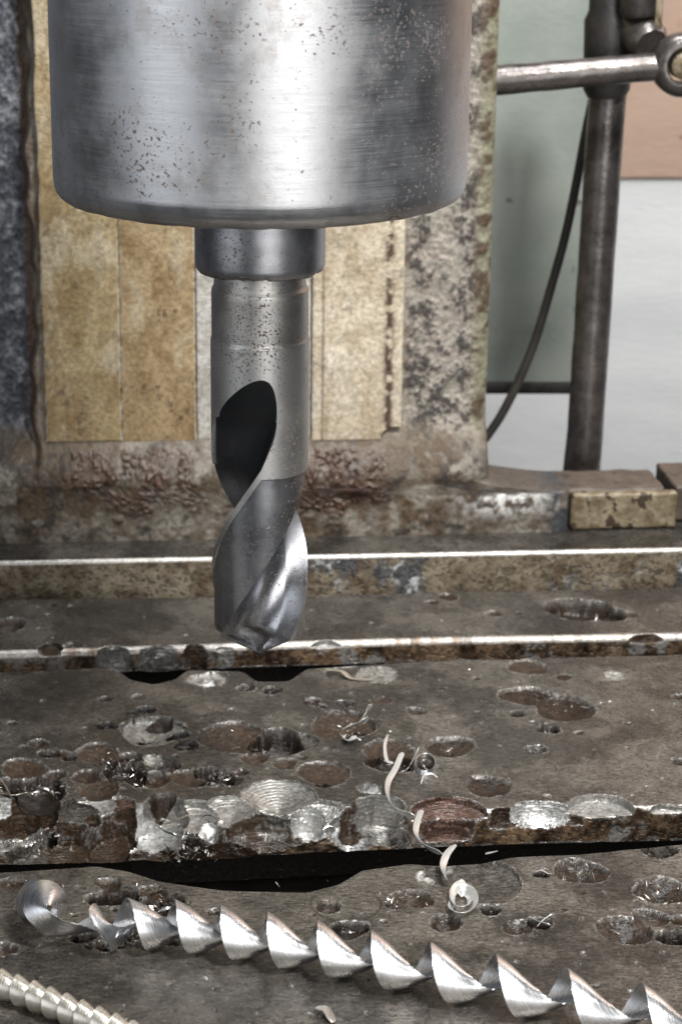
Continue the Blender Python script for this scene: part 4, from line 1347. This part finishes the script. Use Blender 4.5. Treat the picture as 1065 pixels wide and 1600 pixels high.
sliver('sliver', [(640, 1196, 0), (648, 1180, 6), (654, 1168, 10)], 1.6, M_CHIPW, 'pale pointed splinter rising between the twisted strip and the ring chip')
sliver('sliver', [(622, 1208, 1.5), (632, 1204, 3), (640, 1198, 2.5)], 1.6, M_CHIP, 'short bright sliver across the double pit')
sliver('sliver', [(826, 1432, 1.5), (842, 1440, 3.5), (860, 1446, 3)], 1.9, M_CHIPW, 'bright needle crossing the small round pit, one of a crossed pair', roll=80)
sliver('sliver', [(838, 1448, .5), (848, 1438, 4), (864, 1428, 7)], 1.9, M_CHIPW, 'bright needle leaning upward over the small round pit', roll=60)
sliver('sliver', [(836, 1362, 1), (846, 1360, 2.5), (857, 1366, 1)], 3.2, M_CHIPW, 'bright flake in the small pit left of the big rusty one', roll=85, re=60)
sliver('sliver', [(758, 1334, 1), (766, 1332, 2), (776, 1330, .8)], 3.0, M_CHIPW, 'bright flake lying on the near edge of the dark slot', roll=85, re=60)
sliver('sliver', [(496, 1578, 3), (508, 1574, 3.4), (520, 1598, .6)], 5.0, M_CHIPY, 'straw-coloured triangular flake at the bottom edge of the picture', roll=80, re=60)
sliver('sliver', [(0, 1216, 3), (10, 1230, 3.5), (18, 1246, 2)], 1.5, M_CHIPY, 'straw-coloured splinter in the dark pit at the left edge', roll=70)
sliver('sliver', [(4, 1240, 0), (24, 1243, 2), (46, 1240, .6)], 3.0, M_CHIPY, 'straw-coloured flake lying across the dark pit at the left edge', roll=80)
sliver('sliver', [(146, 1180, 2), (158, 1187, 2.6), (172, 1194, 1)], 1.4, M_CHIP, 'bright sliver lying on the rusty dimple left of the grey cone', roll=75)
sliver('sliver', [(258, 1288, 4), (278, 1280, 5), (296, 1272, 5)], 2.4, M_CHIP, 'bright flat flake on the chewed slot edge under the round hole', roll=75, re=80)
sliver('sliver', [(244, 1288, 5), (256, 1298, 5), (276, 1305, 4)], 1.8, M_CHIP, 'narrow dark-backed sliver left of the wire-like arc', roll=60)
sliver('sliver', [(505, 1308, 0), (502, 1300, 2), (512, 1292, 4), (522, 1294, 3)], 1.2, M_CHIP, 'tiny bright hook of swarf on the layered slot edge', roll=50)
sliver('sliver', [(800, 1275, 5), (806, 1287, 5), (813, 1281, 7)], 1.6, M_CHIPW, 'pale crumb of swarf at the left end of the bright bite', roll=60)

# small splinters in the oily pits
splr = random.Random(5)
spots = {'the wide brown dimple left of the big deep pit': [(360, 1140), (372, 1168), (352, 1162)],
         'the big deep pit below the drill tip': [(398, 1172), (412, 1180), (424, 1166)],
         'the ragged pit above the grey conical scar': [(335, 1210), (345, 1222)],
         'the oily hollow behind the ragged slot edge': [(200, 1196), (215, 1200), (190, 1212), (238, 1206)],
         'the grey cone with a small deep hole': [(225, 1158), (268, 1150)],
         'the dark wide pit at the left edge': [(70, 1232), (92, 1240)],
         'the rough oily patch under the long coil': [(200, 1472), (226, 1478), (172, 1480), (240, 1466)],
         'the dark pit between the long coil and the slot': [(260, 1420), (270, 1408)],
         'the oily pit behind the middle of the long coil': [(545, 1456)],
         'the double rough pit left of the spiral chip': [(618, 1418), (636, 1430)],
         'the rusty oval right of the dark slot flake': [(906, 1364)],
         'the upper rusty pit at the right edge of the front slab': [(1024, 1398), (1040, 1384)],
         'the merged rusty pits at the lower right': [(960, 1456), (1000, 1438)],
         'the tiny hole just under the drill tip': [(424, 1080)],
         'the long double dimple on the right of the table': [(834, 1110)],
         'the rusty oval right of the ring chip': [(700, 1172)],
         'the big pit on the rear strip': [(930, 965), (900, 960)]}
for where, pts_ in spots.items():
    for x, y in pts_[:1]:
        a = splr.uniform(0, 6.3)
        l = splr.uniform(5, 11)
        dx, dy = l * math.cos(a), l * .5 * math.sin(a)
        z = splr.uniform(-1.6, 0.0)
        sliver('splinter', [(x - dx, y - dy, z), (x + splr.uniform(-2, 2), y + splr.uniform(-2, 2), z + splr.uniform(.5, 2)), (x + dx, y + dy, z)], splr.uniform(.7, 1.5), splr.choice([M_CHIP, M_CHIP, M_CHIPY]), 'tiny bright splinter in ' + where, None, splr.uniform(30, 90), splr.uniform(30, 90))

# crumbs nobody could count
cr = np.random.default_rng(21)
Vc, Fc = [], []
zones = [(200, 1195, 70, 40, 110), (350, 1175, 50, 30, 60), (340, 1216, 28, 16, 50), (220, 1470, 55, 16, 90), (255, 1413, 34, 14, 40), (240, 1385, 40, 10, 30), (620, 1408, 40, 18, 40), (60, 1235, 60, 16, 50), (1030, 1392, 38, 16, 40), (545, 1140, 30, 18, 30), (650, 1205, 34, 12, 40), (850, 1095, 50, 16, 30), (905, 1360, 34, 14, 30), (290, 1330, 40, 20, 60), (500, 900, 420, 20, 0), (600, 1450, 450, 120, 40), (600, 1120, 450, 110, 40)]
for x, y, sx, sy, nn in zones:
    for i in range(nn):
        c = ground(x + cr.normal() * sx * .5, y + cr.normal() * sy * .5)
        c[2] = cr.uniform(-1.5, 0.4)
        n = len(Vc)
        d1 = cr.normal(size=3) * 0.75; d2 = cr.normal(size=3) * 0.4; d3 = cr.normal(size=3) * 0.22
        Vc += [c + d1, c + d2, c - d1 * .8, c + d3]
        Fc += [(n, n + 1, n + 2), (n, n + 3, n + 1), (n + 1, n + 3, n + 2), (n, n + 2, n + 3)]
tag(obj('swarf_crumbs', np.array(Vc), Fc, m_plain('crumb_metal', (0.45, 0.42, 0.36), (0.72, 0.70, 0.66), 0.3, 0.9, 0.3, 0.1, 1.0), None, smooth=False), 'fine metal crumbs strewn in the pits of the table', 'metal crumbs', kind='stuff')
